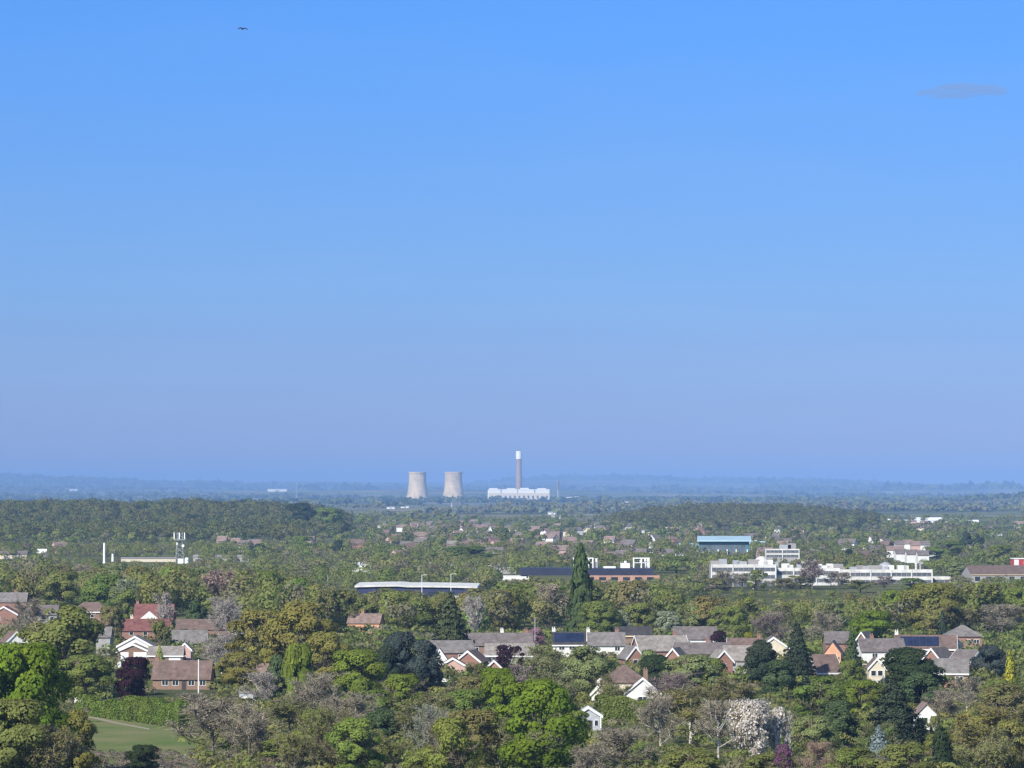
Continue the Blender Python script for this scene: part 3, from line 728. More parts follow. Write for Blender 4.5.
gable('red brick gable with white bargeboards at the middle of the terrace', 472, 650.5, 6.6, 4.2, 25, 9, wall='brick', roof='t_brown', barge=(-1,), turn=-12, gwins=[(.12, 3.2, 1.2, 1.1), (-.2, 1.5, 1.4, 1.1)], group=VG)
gable('orange brick gable low in the terrace gardens below the plum tree', 494, 660, 5.2, 3.2, 18, 7, wall='brick_orange', roof='t_brown', barge=(-1,), group=VG)
house('white fronted house with a large dark solar roof', 570, 632.5, 8.0, 5.0, 34, 9.5, wall='white', roof='t_dark', fascia='white_paint', solar=(-.46, .4, 'solar'), chim=[(-.48, 'white')], wins=Wn([-.25, .05, .3], 4.2, 1.5) + Wn([-.2, .25], 1.5, 1.6), group=VG)
house('white fronted house with plain grey roof next to the solar roof', 606, 633, 8.0, 5.0, 36, 9.5, wall='white', roof='t_grey', chim=[(-.5, 'white'), (.3, 'brick')], wins=Wn([-.3, .3], 4.1, 1.4) + Wn([-.3, .0, .32], 1.6, 1.5), group=VG)
house('flat looking dark roofed house in front of the pale round tree', 633, 627.5, 7.4, 5.2, 36, 8, wall='brick_brown', roof='t_dark', fascia='concrete', group=VG)
house('big grey roofed house with red gable end at the terrace corner', 660, 636, 8.2, 4.8, 50, 11, rot=10, wall='brick', roof='t_pale', barge=(-1, 1), chim=[(.3, 'brick')], wins=Wn([-.2, .15], 3.4), group=VG)
gable('red brick gable with white edge standing proud of the big grey roof', 631, 646, 7.2, 4.6, 17, 9, turn=12, wall='brick', roof='t_grey', barge=(-1,), gwins=[(0, 3.6, 1.2, 1.2)], group=VG)
gable('small red gabled house with white window below the big grey roof', 676, 648, 6.4, 4.0, 17, 8, wall='brick', roof='t_purple', barge=(-1,), turn=-14, gwins=[(0.1, 3.0, 1.2, 1.1)], group=VG)
house('dark roofed hall with a band of white panels beside the purple tree', 695, 627.5, 7.6, 4.6, 42, 9, rot=-4, wall='white', roof='t_purple', fascia=None, wins=Wn([-.16, .3], 3.6, 1.2, 1.0), group=VG)
house('purple brown roofed row between the big grey roof and the brick gables', 702, 643, 7.0, 4.6, 54, 9, wall='brick_brown', roof='t_purple', chim=[(.1, 'brick')], group=VG)
gable('dark brick gable with cream edge in front of the pale grey roof', 720, 650, 6.8, 4.4, 18, 8, turn=10, wall='brick', roof='t_pale', barge=(-1,), gwins=[(0, 3.3, 1.1, 1.1)], group=VG)
house('house with pale grey roof and white conservatory end by the dark pine', 742, 646, 7.2, 4.0, 36, 10, rot=-5, wall='grey_wall', roof='t_pale', wins=Wn([-.25, .2], 3.0, 1.8, 1.2), group=VG)
house('brown tiled house with white barge gable behind the pale grey roof', 745, 638.5, 7.8, 5.0, 34, 9, rot=-6, wall='brick', roof='t_brown', barge=(-1,), chim=[(.4, 'brick')], group=VG)
gable('pinkish roofed house below the rounded bare tree', 772, 637, 7.2, 4.6, 30, 10, wall='cream', roof='t_purple', barge=(-1,), gwins=[(0, 3.4, 1.4, 1.2)], group=VG)
# white gable house (two wings)
r, rf, L, d = house('chocolate brown hip roofed house with a bright white front gable wing', 624, 664.5, 8.4, 4.9, 44, 11, hip=True, wall='cream', roof='t_brown', group=VG, wins=Wn([-.3], 3.6))
house_block(r, 8, 7.2, 3.0, 6.0, 'white', 't_brown', barge=(1,), cx=17 * d / F, cy=-6.5, turn=True)
window(r, 17 * d / F, 1.7, 2.0, 1.2, 'f', 10.5)
chimney(rf, 21 * d / F, -2.0, 7.4, 'brick_brown', 3.0)
r, rf, L, d = gable('white lantern topped conservatory beside the chocolate brown roof', 600, 684, 4.2, 2.2, 19, 5, wall='white', roof='white_paint', barge=(-1,), cat='conservatory', name='conservatory')
mb = MB(); mb.box(-1.2, .2, -.7, .7, 3.9, 4.9); mb.add([(-1.3, -.8, 4.9), (.3, -.8, 4.9), (.3, .8, 4.9), (-1.3, .8, 4.9), (-.5, 0, 5.6)], [(0, 3, 2, 1), (0, 1, 4), (1, 2, 4), (2, 3, 4), (3, 0, 4)]); mb.build('lantern', M['white_paint'], r)
# summer house
r, rf, L, d = gable('weathered white summer house with open dark doorway among the shrubs', 588, 706.5, 4.4, 2.9, 25, 4.5, wall='summer', roof='summer', barge=(-1,), cat='summer house', name='summer_house')
mb = MB(); mb.box(-L / 2 - .05, -L / 2 - .004, -.75, .15, 0.02, 2.0); mb.build('door', M['door'], r)
for yy in (-1.5, 1.4): window(r, yy, 1.5, .8, 1.2, 'g', L / 2)
for yy in (-2.3, 2.3):
    mb = MB(); mb.box(-L / 2 - 1.0, -L / 2 - .8, yy - .1, yy + .1, -.2, 2.75); mb.build('post', M['white_paint'], r)
# orange gable house and its neighbours
gable('peach rendered gable house standing high between two conifers', 833, 641, 7.8, 5.0, 17, 9, wall='salmon', roof='t_purple', turn=-8, gwins=[(.15, 3.6, 1.0, 1.2)], group=VG)
house('dark grey roof just above the peach gable', 836, 632, 8.2, 5.6, 24, 9, wall='brick', roof='t_purple', group=VG)
r, rf, L, d = house('brown roof with swept white edges below the peach gable', 822, 655, 6.4, 2.6, 26, 9, rot=18, wall='brick_brown', roof='t_brown', barge=(-1, 1), fascia='white_paint', group=VG)
# houses at the right
house('grey hip roofed brick house, topmost of the cluster by the small spruce', 962, 624.5, 8.6, 5.6, 34, 10, hip=True, wall='brick', roof='t_grey', wins=Wn([.1, .35], 4.3, 1.5) + Wn([.1], 1.6, 1.6), group=VG)
house('house with a long blue solar roof in the cluster by the small spruce', 925, 635.5, 8.0, 4.8, 60, 10, rot=-4, wall='brick', roof='t_brown', fascia='white_paint', solar=(-.42, .22, 'solar'), barge=(1,), chim=[(-.48, 'white')], wins=Wn([-.3, 0, .3], 3.6, 1.5), group=VG)
gable('white rendered gable between the solar roof and the grey hip roof', 954, 637, 7.4, 5.4, 13, 7, wall='white', roof='t_grey', barge=(-1,), turn=-10, gwins=[(0, 4, 1.0, 1.0)], group=VG)
house('orange brick house with white barge edge sloping down beside the blue green tree', 968, 650, 7.0, 4.4, 24, 9, rot=-35, wall='brick_orange', roof='t_purple', barge=(-1, 1), wins=Wn([0], 3.2, 1.4), group=VG)
house('low dark roofed house with orange wall in front of the solar roof', 950, 659, 6.2, 3.2, 34, 9, rot=-6, wall='brick_orange', roof='t_grey', fascia='white_paint', wins=Wn([-.1, .25], 2.0, 1.8), group=VG)
gable('brick house with white barge edges half hidden below the solar roof', 938, 648, 7.0, 4.0, 22, 9, wall='brick', roof='t_purple', barge=(-1,), turn=-28, group=VG)
house('long grey purple roof behind the dark green tree', 880, 639, 7.8, 5.0, 44, 9, rot=5, wall='white', roof='t_purple', chim=[(-.2, 'brick')], wins=Wn([-.2, .1, .35], 4, 1.4), group=VG)
gable('cream house with bright white windows beside the lime green tree', 875, 658, 6.8, 4.8, 16, 8, wall='cream', roof='t_brown', barge=(-1,), gwins=[(-.2, 3.6, 1.2, 1.3), (.22, 3.6, 1.2, 1.3), (-.2, 1.4, 1.2, 1.3), (.22, 1.4, 1.2, 1.3)], group=VG)
gable('white barge gabled house at the top of the village by the bright green tree', 865, 632, 7.6, 5.2, 13, 8, wall='brick_brown', roof='t_purple', barge=(-1,), turn=-20, group=VG)
r, rf, L, d = gable('white walled house behind the big dark fir, mostly hidden by leaves', 924, 703, 6.4, 4.6, 20, 7, wall='white', roof='t_orange', gwins=[(.1, 3.4, 1.2, 1.4), (.1, 1.3, 1.6, 1.2)], group=VG)
# little garden buildings
def shed(label, u, vt, wpx, h, mat='white_paint', D=2.4, cat='shed', name='garden_shed'):
    d = dist_for(vt, h); x = xat(u, d); w = wpx * d / F
    root = empty(name, (x, d, T(x, d)), random.uniform(-.15, .15)); setp(root, label, cat)
    MB().box(-w / 2, w / 2, -D / 2, D / 2, -.3, h - .12).build('wall', M[mat], root)
    m_ = MB(); e = .15; m_.add([(-w / 2 - e, -D / 2 - e, h - .118), (w / 2 + e, -D / 2 - e, h - .118), (w / 2 + e, D / 2 + e, h + .05), (-w / 2 - e, D / 2 + e, h + .05), (-w / 2 - e, -D / 2 - e, h - .03), (w / 2 + e, -D / 2 - e, h - .03), (w / 2 + e, D / 2 + e, h + .14), (-w / 2 - e, D / 2 + e, h + .14)],
        [(0, 3, 2, 1), (4, 5, 6, 7), (0, 1, 5, 4), (1, 2, 6, 5), (2, 3, 7, 6), (3, 0, 4, 7)]); m_.build('roof', M['t_pale'], root)
    MB().box(-w * .3, w * .05, -D / 2 - .05, -D / 2 - .004, 0, h * .75).build('door', M['white_paint'], root)
    return root
shed('small white shed in the gap between the bright tree and the hedge', 80, 690, 8.5, 2.6)
shed('flat white garage roof line left of the white garage doors'.replace('left of', 'next to'), 112, 660, 20, 2.6, 'white', 4, 'garage', 'garage')
shed('white shed under the light green tree below the solar roof', 565, 662, 8, 2.8)
shed('white shed at the foot of the pale grey roof by the dark pine', 737, 660, 7, 2.6)
shed('white greenhouse like shed at the foot of the purple plum', 522, 660, 9, 2.6)
shed('white shed under the pink gable beside the dark evergreen clump', 444, 671, 15, 2.4)
shed('cream shed below the dark brick gable', 727, 668, 9, 2.4, 'cream')
shed('pale shed among the bare bushes below the olive brown trees', 247, 692, 14, 2.6, 'summer')
def post(label, u, v0, v1, r, mat='white_paint', cat='post', name='post', d=None, arm=False, group=None):
    d = d or dist_for(v1, 0); x = xat(u, d); z0 = T(x, d); h = zat(v0, d) - z0
    root = empty(name, (x, d, z0)); setp(root, label, cat, group)
    mb = MB(); mb.lathe([(r * 1.25, -.3), (r * 1.25, .5), (r, .55), (r * .75, h), (r * .9, h + .05), (0.0001, h + .2)], 8); mb.build('pole', M[mat], root)
    if arm:
        mb = MB(); mb.bar((0, 0, h - .1), (1.3, 0, h + .1), .06); mb.build('arm', M[mat], root)
        mb = MB(); mb.box(1.1, 1.9, -.14, .14, h + .02, h + .16); mb.build('lamp_head', M[mat], root)
    return root
post('slim white flagpole standing before the brown tiled bungalow', 199, 660, 694, .16, cat='flagpole', name='flagpole')
post('white garden post behind the hedge, the thicker of the pair', 104, 691, 701, .25)
post('white garden post behind the hedge, the thinner of the pair', 108, 691.5, 700, .15)
post('pale street lamp in front of the blue store', 422, 575, 606, .14, 'metal_white', 'street lamp', 'street_lamp', arm=True, d=1640)
post('pale street lamp at the end of the blue store roof', 451, 574, 600, .12, 'metal_white', 'street lamp', 'street_lamp', arm=True, d=1690)
post('white lamp post before the white offices beside the bare shrubs', 689, 577, 592, .16, 'metal_white', 'street lamp', 'street_lamp', d=1880)
post('white lamp post between the two white office blocks', 753, 571, 590, .16, 'metal_white', 'street lamp', 'street_lamp', d=1900)
post('grey street lamp among trees near the orange roof', 328, 575, 590, .13, 'metal', 'street lamp', 'street_lamp', d=1900)
post('tall telegraph pole rising from the garden terraces', 535, 618, 668, .14, 'metal', 'telegraph pole', 'telegraph_pole', d=1080)

# ================================================================== BUILDINGS OF THE MIDDLE DISTANCE
def root_at(name, label, cat, u, d, rot=0, group=None):
    x = xat(u, d); r = empty(name, (x, d, T(x, d)), math.radians(rot)); setp(r, label, cat, group); return r
# store with blue walls and arched white roof
d = 1720; s = d / F
r = root_at('store', 'long low blue store with a gently arched white roof', 'store', 418, d, -2)
L = 118 * s; D = 26
MB().box(-L / 2, L / 2, -D / 2, D / 2, -1, 5.0).build('wall', M['blue'], r)
mb = MB(); n = 14
for i in range(n):
    a = -L / 2 - .8 + (L + 1.6) * i / n; b_ = -L / 2 - .8 + (L + 1.6) * (i + 1) / n
    f = lambda q: 5.1 + .4 * (1 - (q / (L / 2 + .8)) ** 2) + (.35 if q < -.1 * L else 0)
    mb.add([(a, -D / 2 - 1, f(a) - .55), (b_, -D / 2 - 1, f(b_) - .55), (b_, D / 2 + 1, f(b_) - .5), (a, D / 2 + 1, f(a) - .5), (a, -D / 2 - 1, f(a) + .1), (b_, -D / 2 - 1, f(b_) + .1), (b_, D / 2 + 1, f(b_) + .9), (a, D / 2 + 1, f(a) + .9)],
           [(0, 3, 2, 1), (4, 5, 6, 7), (0, 1, 5, 4), (1, 2, 6, 5), (2, 3, 7, 6), (3, 0, 4, 7)])
mb.build('roof', M['office_white'], r)
MB().box(L * .3, L * .37, -D / 2 - 1.5, -D / 2 - .005, 0, 1.6).build('porch', M['white_paint'], r)
for q in (-.3, -.12, .1, .22):
    MB().box(q * L, q * L + 5, -D / 2 - .06, -D / 2 - .004, 1.2, 3.0).build('window', M['glass'], r)
# navy offices with brick storey
d = 2050; s = d / F
r = root_at('office_block', 'navy flat topped building with terracotta lower storey and roof plant', 'office block', 586, d, 1)
L = 132 * s; D = 26; zt = zat(567.5, d); zm = zat(574.5, d)
MB().box(-.1 * L, .5 * L + 3, -D / 2 - 1, D / 2, -1, zm).build('lower_wall', M['terracotta'], r)
MB().box(-.5 * L, .5 * L, -D / 2 + .6, D / 2 - .5, zm + .004, zt).build('upper_wall', M['navy'], r)
MB().box(-.5 * L - 12, -.5 * L + 4, -D / 2 - 2, D / 2 - 2, -1, zm - .4).build('entrance_wing', M['white'], r)
for q in (.0, .09, .18, .27, .36, .45):
    MB().box(q * L, q * L + 3.4, -D / 2 - 1.08, -D / 2 - 1.004, zm - 2.4, zm - .8).build('window', M['glass'], r)
for q, w_ in ((-.04, 3.5), (.02, 2.0), (.36, 7.5)):
    fr = MB(); x0 = q * L
    for xx in np.linspace(x0, x0 + w_, max(2, int(w_ / 2.2))):
        for yy in (-2, 2): fr.box(xx - .22, xx + .22, yy - .22, yy + .22, zt, zt + 4.6)
    fr.box(x0 - .3, x0 + w_ + .3, -2.25, -1.8, zt + 4.602, zt + 5.0); fr.box(x0 - .3, x0 + w_ + .3, 1.8, 2.25, zt + 4.602, zt + 5.0)
    fr.box(x0 - .3, x0 + w_ + .3, -2.2, -1.95, zt + 2.4, zt + 2.7)
    fr.build('plant_frame', M['metal_white'], r)
for q, h_ in ((-.09, 4.6), (.08, 4.2), (.3, 3.0), (.5 - .05, 4.4), (.47, 4.0)):
    MB().lathe([(.5, zt - .1), (.5, zt + h_), (.65, zt + h_ + .02), (.65, zt + h_ + .4)], 10, q * L, 1).build('flue', M['metal_white'], r)
MB().box(.26 * L, .33 * L, -3, 4, zt + .003, zt + 2.4).build('roof_hut', M['white_paint'], r)
MB().box(.13 * L, .22 * L, -6, 2, zt + .003, zt + .8).build('skylight', M['metal_white'], r)
# white offices
def office(label, u0, u1, vtop, d, floors, rot=0, D=14, plant=(), fh=3.5):
    s = d / F; L = (u1 - u0) * s; r = root_at('office_block', label, 'office block', (u0 + u1) / 2, d, rot)
    zt = zat(vtop, d); z0 = zt - floors * fh
    MB().box(-L / 2, L / 2, -D / 2, D / 2, -2, zt - .3).build('wall', M['grey_wall'], r)
    MB().box(-L / 2 + .2, L / 2 - .2, -D / 2 + .2, D / 2 - .2, zt - .297, zt - .1).build('roof', M['flat_roof'], r)
    for k in range(floors):
        zb = zt - (k + 1) * fh
        MB().box(-L / 2 - .25, L / 2 + .25, -D / 2 - .25, -D / 2 - .004, zb + 1.95, zb + fh).build('spandrel', M['office_white'], r)
        g_ = MB(); n = int(L / 2.4)
        for i in range(n):
            xa = -L / 2 + L * i / n
            g_.box(xa + .12, xa + L / n - .12, -D / 2 - .1, -D / 2 - .006, zb + .45, zb + 1.94)
        g_.build('window', M['glass_grey'], r)
    for i in range(0, int(L / 9) + 1):
        xx = -L / 2 + L * i / max(1, int(L / 9))
        MB().box(xx - .3, xx + .3, -D / 2 - .5, -D / 2 - .255, -1, zt).build('pilaster', M['office_white'], r)
    for q, w_, h_, kind in plant:
        mb = MB()
        if kind == 'box': mb.box(q * L - w_ / 2, q * L + w_ / 2, -3, 3, zt - .4, zt + h_)
        elif kind == 'dome': mb.lathe([(w_ / 2, zt - .3), (w_ / 2, zt + h_ * .35), (w_ * .35, zt + h_ * .75), (w_ * .1, zt + h_)], 14, q * L, 0)
        else: mb.lathe([(w_ / 2, zt - .3), (w_ / 2, zt + h_ * .8), (w_ * .7, zt + h_ * .82), (w_ * .7, zt + h_)], 10, q * L, 0)
        mb.build('roof_plant', M[rp.choice(['white_paint', 'metal', 'office_white', 'flat_roof'])], r)
    return r
rp = random.Random(4)
def roofscape(n):
    out = []
    for i in range(n):
        q = -.46 + .92 * (i + rp.uniform(.1, .9)) / n
        k = rp.choice(['box', 'box', 'box', 'pipe'])
        out.append((q, rp.uniform(2, 6) if k == 'box' else rp.uniform(.7, 1.3), rp.uniform(.8, 2.6) if k == 'box' else rp.uniform(2.5, 4.8), k))
    return out
office('four storey white office block with domed roof plant, beside the bare shrubs', 710, 774, 564, 1960, 4, 2, plant=roofscape(7) + [(.3, 7, 3.6, 'dome')])
office('white office block with the red twigged bare tree before it', 770, 838, 568, 1965, 4, -1, plant=roofscape(9))
office('long white banded office block farthest along the row of offices', 828, 930, 570, 1990, 3, 1, plant=roofscape(12) + [(.06, 7, 3.4, 'dome')])
office('low white office wing at the end of the long banded block', 926, 948, 577, 2010, 2, 0)
office('low white clinic with flat roof beyond the office row', 765, 798, 549, 2560, 2, 0, plant=[(.1, 7, 2.4, 'box'), (.3, 5, 3.2, 'box')], fh=2.8)
# teal pavilion
d = 2750; s = d / F
r = root_at('pavilion', 'teal glazed sports pavilion under a flat pale blue roof', 'pavilion', 724, d, -3)
L = 50 * s; zt = zat(537, d); zw = zat(541, d)
MB().box(-L / 2, L / 2, -9, 9, -1, zw - .003).build('wall', M['teal'], r)
mb = MB(); mb.add([(-L / 2 - 1.2, -12, zw), (L / 2 + 1.2, -12, zw), (L / 2 + 1.2, 11, zt), (-L / 2 - 1.2, 11, zt), (-L / 2 - 1.2, -12, zw + .9), (L / 2 + 1.2, -12, zw + .9), (L / 2 + 1.2, 11, zt + .8), (-L / 2 - 1.2, 11, zt + .8)],
       [(0, 3, 2, 1), (4, 5, 6, 7), (0, 1, 5, 4), (1, 2, 6, 5), (2, 3, 7, 6), (3, 0, 4, 7)]); mb.build('roof', M['pale_blue'], r)
for q in (-.48, -.3, -.12, .06, .24, .46):
    MB().box(q * L - .35, q * L + .35, -11.5, -10.9, -1, zw * .55).build('column', M['white_paint'], r)
for q in np.arange(-.44, .44, .11):
    MB().box(q * L, q * L + 2.8, -9.08, -9.004, 1.5, zw - 2.2).build('window', M['glass_grey'], r)
for uu, lab in ((703, 'white pyramid tent roof at the near corner of the teal pavilion'), (748, 'white pyramid tent roof at the far corner of the teal pavilion')):
    q = root_at('tent_canopy', lab, 'canopy', uu, d - 45); mb = MB()
    mb.add([(-3, -3, 2.5), (3, -3, 2.5), (3, 3, 2.5), (-3, 3, 2.5), (0, 0, 5.2)], [(0, 3, 2, 1), (0, 1, 4), (1, 2, 4), (2, 3, 4), (3, 0, 4)]); mb.build('canopy_top', M['white_paint'], q)
    for a, b_ in ((-2.8, -2.8), (2.8, -2.8), (2.8, 2.8), (-2.8, 2.8)):
        MB().box(a - .12, a + .12, b_ - .12, b_ + .12, -.3, 2.6).build('leg', M['white_paint'], q)
def hall(label, u0, u1, vr, hr, he, roof, wall, D=18, rot=0, name='hall', cat='hall', d=None, fascia=None, group=None, win=0):
    d = d or dist_for(vr, hr); x = xat((u0 + u1) / 2, d); g_ = T(x, d)
    r = root_at(name, label, cat, (u0 + u1) / 2, d, rot, group); L = (u1 - u0) * d / F
    house_block(r, L, D, he, hr, wall, roof, fascia=fascia)
    for i in range(win):
        q = -L / 2 + L * (i + .5) / win
        MB().box(q - 1.2, q + 1.2, -D / 2 - .07, -D / 2 - .004, he * .35, he * .8).build('window', M['glass'], r)
    return r
hall('pale green roofed annexe just beyond the teal pavilion', 748, 770, 541, 6, 4, 'pale_blue', 'white')
hall('long pale sports hall roof before the teal pavilion', 668, 702, 543.5, 6, 4.5, 'pale_blue', 'grey_wall', rot=3)
hall('big hall with a long rust brown roof behind trees at the office end', 966, 1046, 566.5, 8.5, 4.5, 't_brown', 'grey_wall', 30, rot=3, fascia='concrete', d=1990, win=7)
r = root_at('tower_sign', 'red tower like box with a white panel above the rust brown roof', 'kiosk', 1020, 2080, 8)
MB().box(-4.2, 4.2, -3, 3, -1, zat(559, 2080)).build('body', M['red_paint'], r)
MB().box(-4.0, -1.6, -3.09, -3.004, zat(567, 2080), zat(559.6, 2080)).build('panel', M['white_paint'], r)
MB().box(1.0, 3.4, -3.09, -3.004, zat(564, 2080), zat(561, 2080)).build('panel', M['white_paint'], r)
MB().box(-4.4, 4.4, -3.2, 3.2, zat(559, 2080) + .003, zat(558, 2080)).build('roof', M['white_paint'], r)
r.name = 'kiosk'
hall('long pale roofed store far behind the navy building', 430, 516, 563, 6, 4, 'flat_roof', 'grey_wall', rot=1)
hall('white flat roofed shed below the suburb near the blue store', 352, 372, 562.5, 5.5, 4.5, 'metal_white', 'white')
# masts and low works on the left
d = 2570; s = d / F
r = root_at('telecoms_mast', 'steel lattice mast carrying white dishes above low works', 'mast', 180, d)
zt = zat(533, d); w0 = 1.6; fr = MB()
cn = [(-w0, -w0), (w0, -w0), (w0, w0), (-w0, w0)]
for a, b_ in cn: fr.bar((a * 1.5, b_ * 1.5, -.5), (a, b_, zt), .16)
for k in range(6):
    z0 = zt * k / 6; z1 = zt * (k + 1) / 6
    for i in range(4):
        a, b_ = cn[i], cn[(i + 1) % 4]; f0 = 1.5 - .5 * k / 6; f1 = 1.5 - .5 * (k + 1) / 6
        fr.bar((a[0] * f0, a[1] * f0, z0), (b_[0] * f1, b_[1] * f1, z1), .12, 4); fr.bar((b_[0] * f0, b_[1] * f0, z0), (a[0] * f1, a[1] * f1, z1), .12, 4)
fr.build('lattice', M['metal'], r)
MB().box(-3.4, 3.4, -3.4, 3.4, zt - 4.6, zt - 4.2).build('platform', M['metal'], r)
for xx, zz in ((-3.2, zt - 3.9), (0, zt - 3.9), (3.2, zt - 3.9), (-1.4, zt - 7.6)):
    MB().box(xx - .3, xx + .3, -3.9, -3.6, zz, zz + 4.0 if zz > zt - 5 else zz + 1.6).build('antenna_panel', M['metal_white'], r)
mb = MB(); mb.lathe([(.15, 0), (.6, .25), (.85, .6)], 12)
mb.v = [(x_ + 2.2, -2.6 - z_, zt - 8 + y_) for x_, y_, z_ in mb.v]; mb.build('dish', M['metal_white'], r)
for uu, vt_, lab in ((181, 559, 'white equipment cabin under the lattice mast, wider one'), (187, 558.5, 'white round tank beside the lattice mast')):
    q = root_at('equipment_cabin' if uu == 181 else 'tank', lab, 'cabin' if uu == 181 else 'tank', uu, d - 30)
    h_ = zat(vt_, d - 30)
    if uu == 181: MB().box(-1.7, 1.7, -1.5, 1.5, -.5, h_).build('body', M['metal_white'], q); MB().box(-1.9, 1.9, -1.7, 1.7, h_ + .003, h_ + .3).build('roof', M['flat_roof'], q)
    else:
        MB().lathe([(1.3, -.5), (1.3, h_ * .85), (.9, h_), (.2, h_ + .3)], 14).build('body', M['metal_white'], q); MB().lathe([(1.34, h_ * .5), (1.34, h_ * .56)], 14).build('band', M['metal'], q)
post('tall thick white chimney stack beside the shorter one', 104.5, 543, 566, .75, 'metal_white', 'chimney stack', 'chimney_stack', d=2560)
post('short white chimney stack paired with the taller one', 113, 554, 566, .8, 'metal_white', 'chimney stack', 'chimney_stack', d=2540)
hall('low pale works roof running from the white stacks to the lattice mast', 122, 177, 563, 2.6, 2.1, 'flat_roof', 'cream', 10, d=2620)
hall('low pale works roof beyond the lattice mast', 194, 250, 561.5, 4.0, 3.0, 'flat_roof', 'grey_wall', 10, d=2640)
hall('white cottage alone below the wooded hill', 38, 47, 549, 5.5, 3.2, 'metal_white', 'white', 8, name='cottage', cat='cottage', d=2760)
hall('long pinkish farm roofs under the wooded hill beside the white cottage', -4, 28, 557, 5, 3, 't_purple', 'cream', 10, d=2700)

# white terraces and estates on the right side of the plain
def small_house(u, vr, wpx, wall, roof, label, group, hr=8.0, he=5.2, d=None, rot=None, name='house', D=9):
    d = d or dist_for(vr, hr); x = xat(u, d)
    if d > 3300: hr = max(4.0, EYE - (vr - VH) / F * d - T(x, d)); he = hr * .62
    r = root_at(name, label, 'house', u, d, random.uniform(-25, 25) if rot is None else rot, group)
    house_block(r, wpx * d / F, D, he, hr, wall, roof)
    return r
for u, v, w_ in ((899, 541, 9), (907, 540, 9), (915, 541.5, 9), (924, 541, 10)):
    small_house(u, v, w_, 'white' if u != 915 else 'pink', 't_orange' if u in (915, 907) else 't_purple', 'white fronted terrace house in the upper row beyond the offices', 'upper white terrace beyond the offices', rot=0)
for u, v, w_ in ((900, 549, 11), (911, 550, 11), (922, 551, 11)):
    r = small_house(u, v, w_, 'white', 't_purple', 'white rendered terrace house in the lower row beyond the offices', 'lower white terrace beyond the offices', rot=4)
for u, v, w_, rf_ in ((886, 521, 8, 'metal_white'), (894, 522, 7, 't_orange'), (904, 521.5, 7, 'metal_white'), (912, 523, 8, 't_orange'), (925, 522.5, 9, 't_orange'), (938, 523, 8, 't_brown'), (955, 524, 8, 't_orange'), (966, 523, 8, 't_brown')):
    small_house(u, v, w_, 'white' if rf_ == 'metal_white' else 'pink', rf_, 'small house of the distant estate below the white warehouses', 'estate below the white warehouses', d=5500)
for u0, u1, v, lab in ((912, 942, 517.5, 'longest white warehouse roof on the far estate'), (946, 965, 518.2, 'shorter white warehouse roof on the far estate'), (966, 978, 520, 'white warehouse end roof stepping down on the far estate')):
    d = 5750; g_ = T(xat((u0 + u1) / 2, d), d); hh = zat(v, d) - g_
    hall(lab, u0, u1, v, hh, hh - 4, 'metal_white', 'white', 30, name='warehouse', cat='warehouse', d=d)
small_house(996, 532, 8, 'white', 't_pale', 'lone white house beside the dark cedars at the plain edge', None, d=4100)
small_house(868, 523, 9, 'white', 't_pale', 'white gabled farmhouse at the end of the brown wood', None, d=5000)
# the suburb
SUB = []
rs = random.Random(3)
for i in range(150):
    for _ in range(40):
        u = rs.uniform(-40, 1064); d = rs.uniform(2500, 5200)
        v = float(VB(xat(u, d), d))
        wgt = 1.0 if 190 < u < 345 and v > 541 else (1.0 if 385 < u < 700 else (0.35 if 345 <= u <= 385 or (700 <= u < 900 and d < 3900) else 0.15))
        if u < 345 and d > 3350: continue
        if u < 345 and d < 2900: continue
        if rs.random() < wgt: break
    SUB.append((u, d))
SUBL = {('white', 't_orange'): 'white walled orange roofed suburban house among hazy trees', ('cream', 't_purple'): 'cream walled dull purple roofed suburban house among hazy trees',
        ('pink', 't_orange'): 'pinkish walled orange roofed suburban house among hazy trees', ('white', 't_purple'): 'white walled dull purple roofed suburban house among hazy trees',
        ('brick', 't_brown'): 'brick walled brown roofed suburban house among hazy trees'}
for u, d in SUB:
    wl, rf_ = rs.choice(list(SUBL))
    x = xat(u, d); r = empty('house', (x, d, T(x, d)), rs.uniform(-.9, .9)); setp(r, SUBL[(wl, rf_)], 'house', 'suburb ' + wl + ' ' + rf_)
    house_block(r, rs.uniform(7, 13), 8, 4.9, 7.4 + rs.uniform(0, 1.2), wl, rf_)
r, *_ = gable('large dark gabled house with white edges standing above the suburb trees', 490, 528, 14, 6, 10, 12, wall='white', roof='t_dark', barge=(-1,), d=3600)
small_house(463, 537, 12, 'cream', 't_orange', 'broad peach roofed house standing out in the suburb below the dark gable', None, hr=10, he=6, d=3450)
small_house(452, 545, 10, 'cream', 't_pale', 'cream house below the broad peach roof in the suburb', None, d=3050)
post('small white monument sliver among the suburb trees', 511, 526, 531.5, .9, 'metal_white', 'monument', 'monument', d=4400)

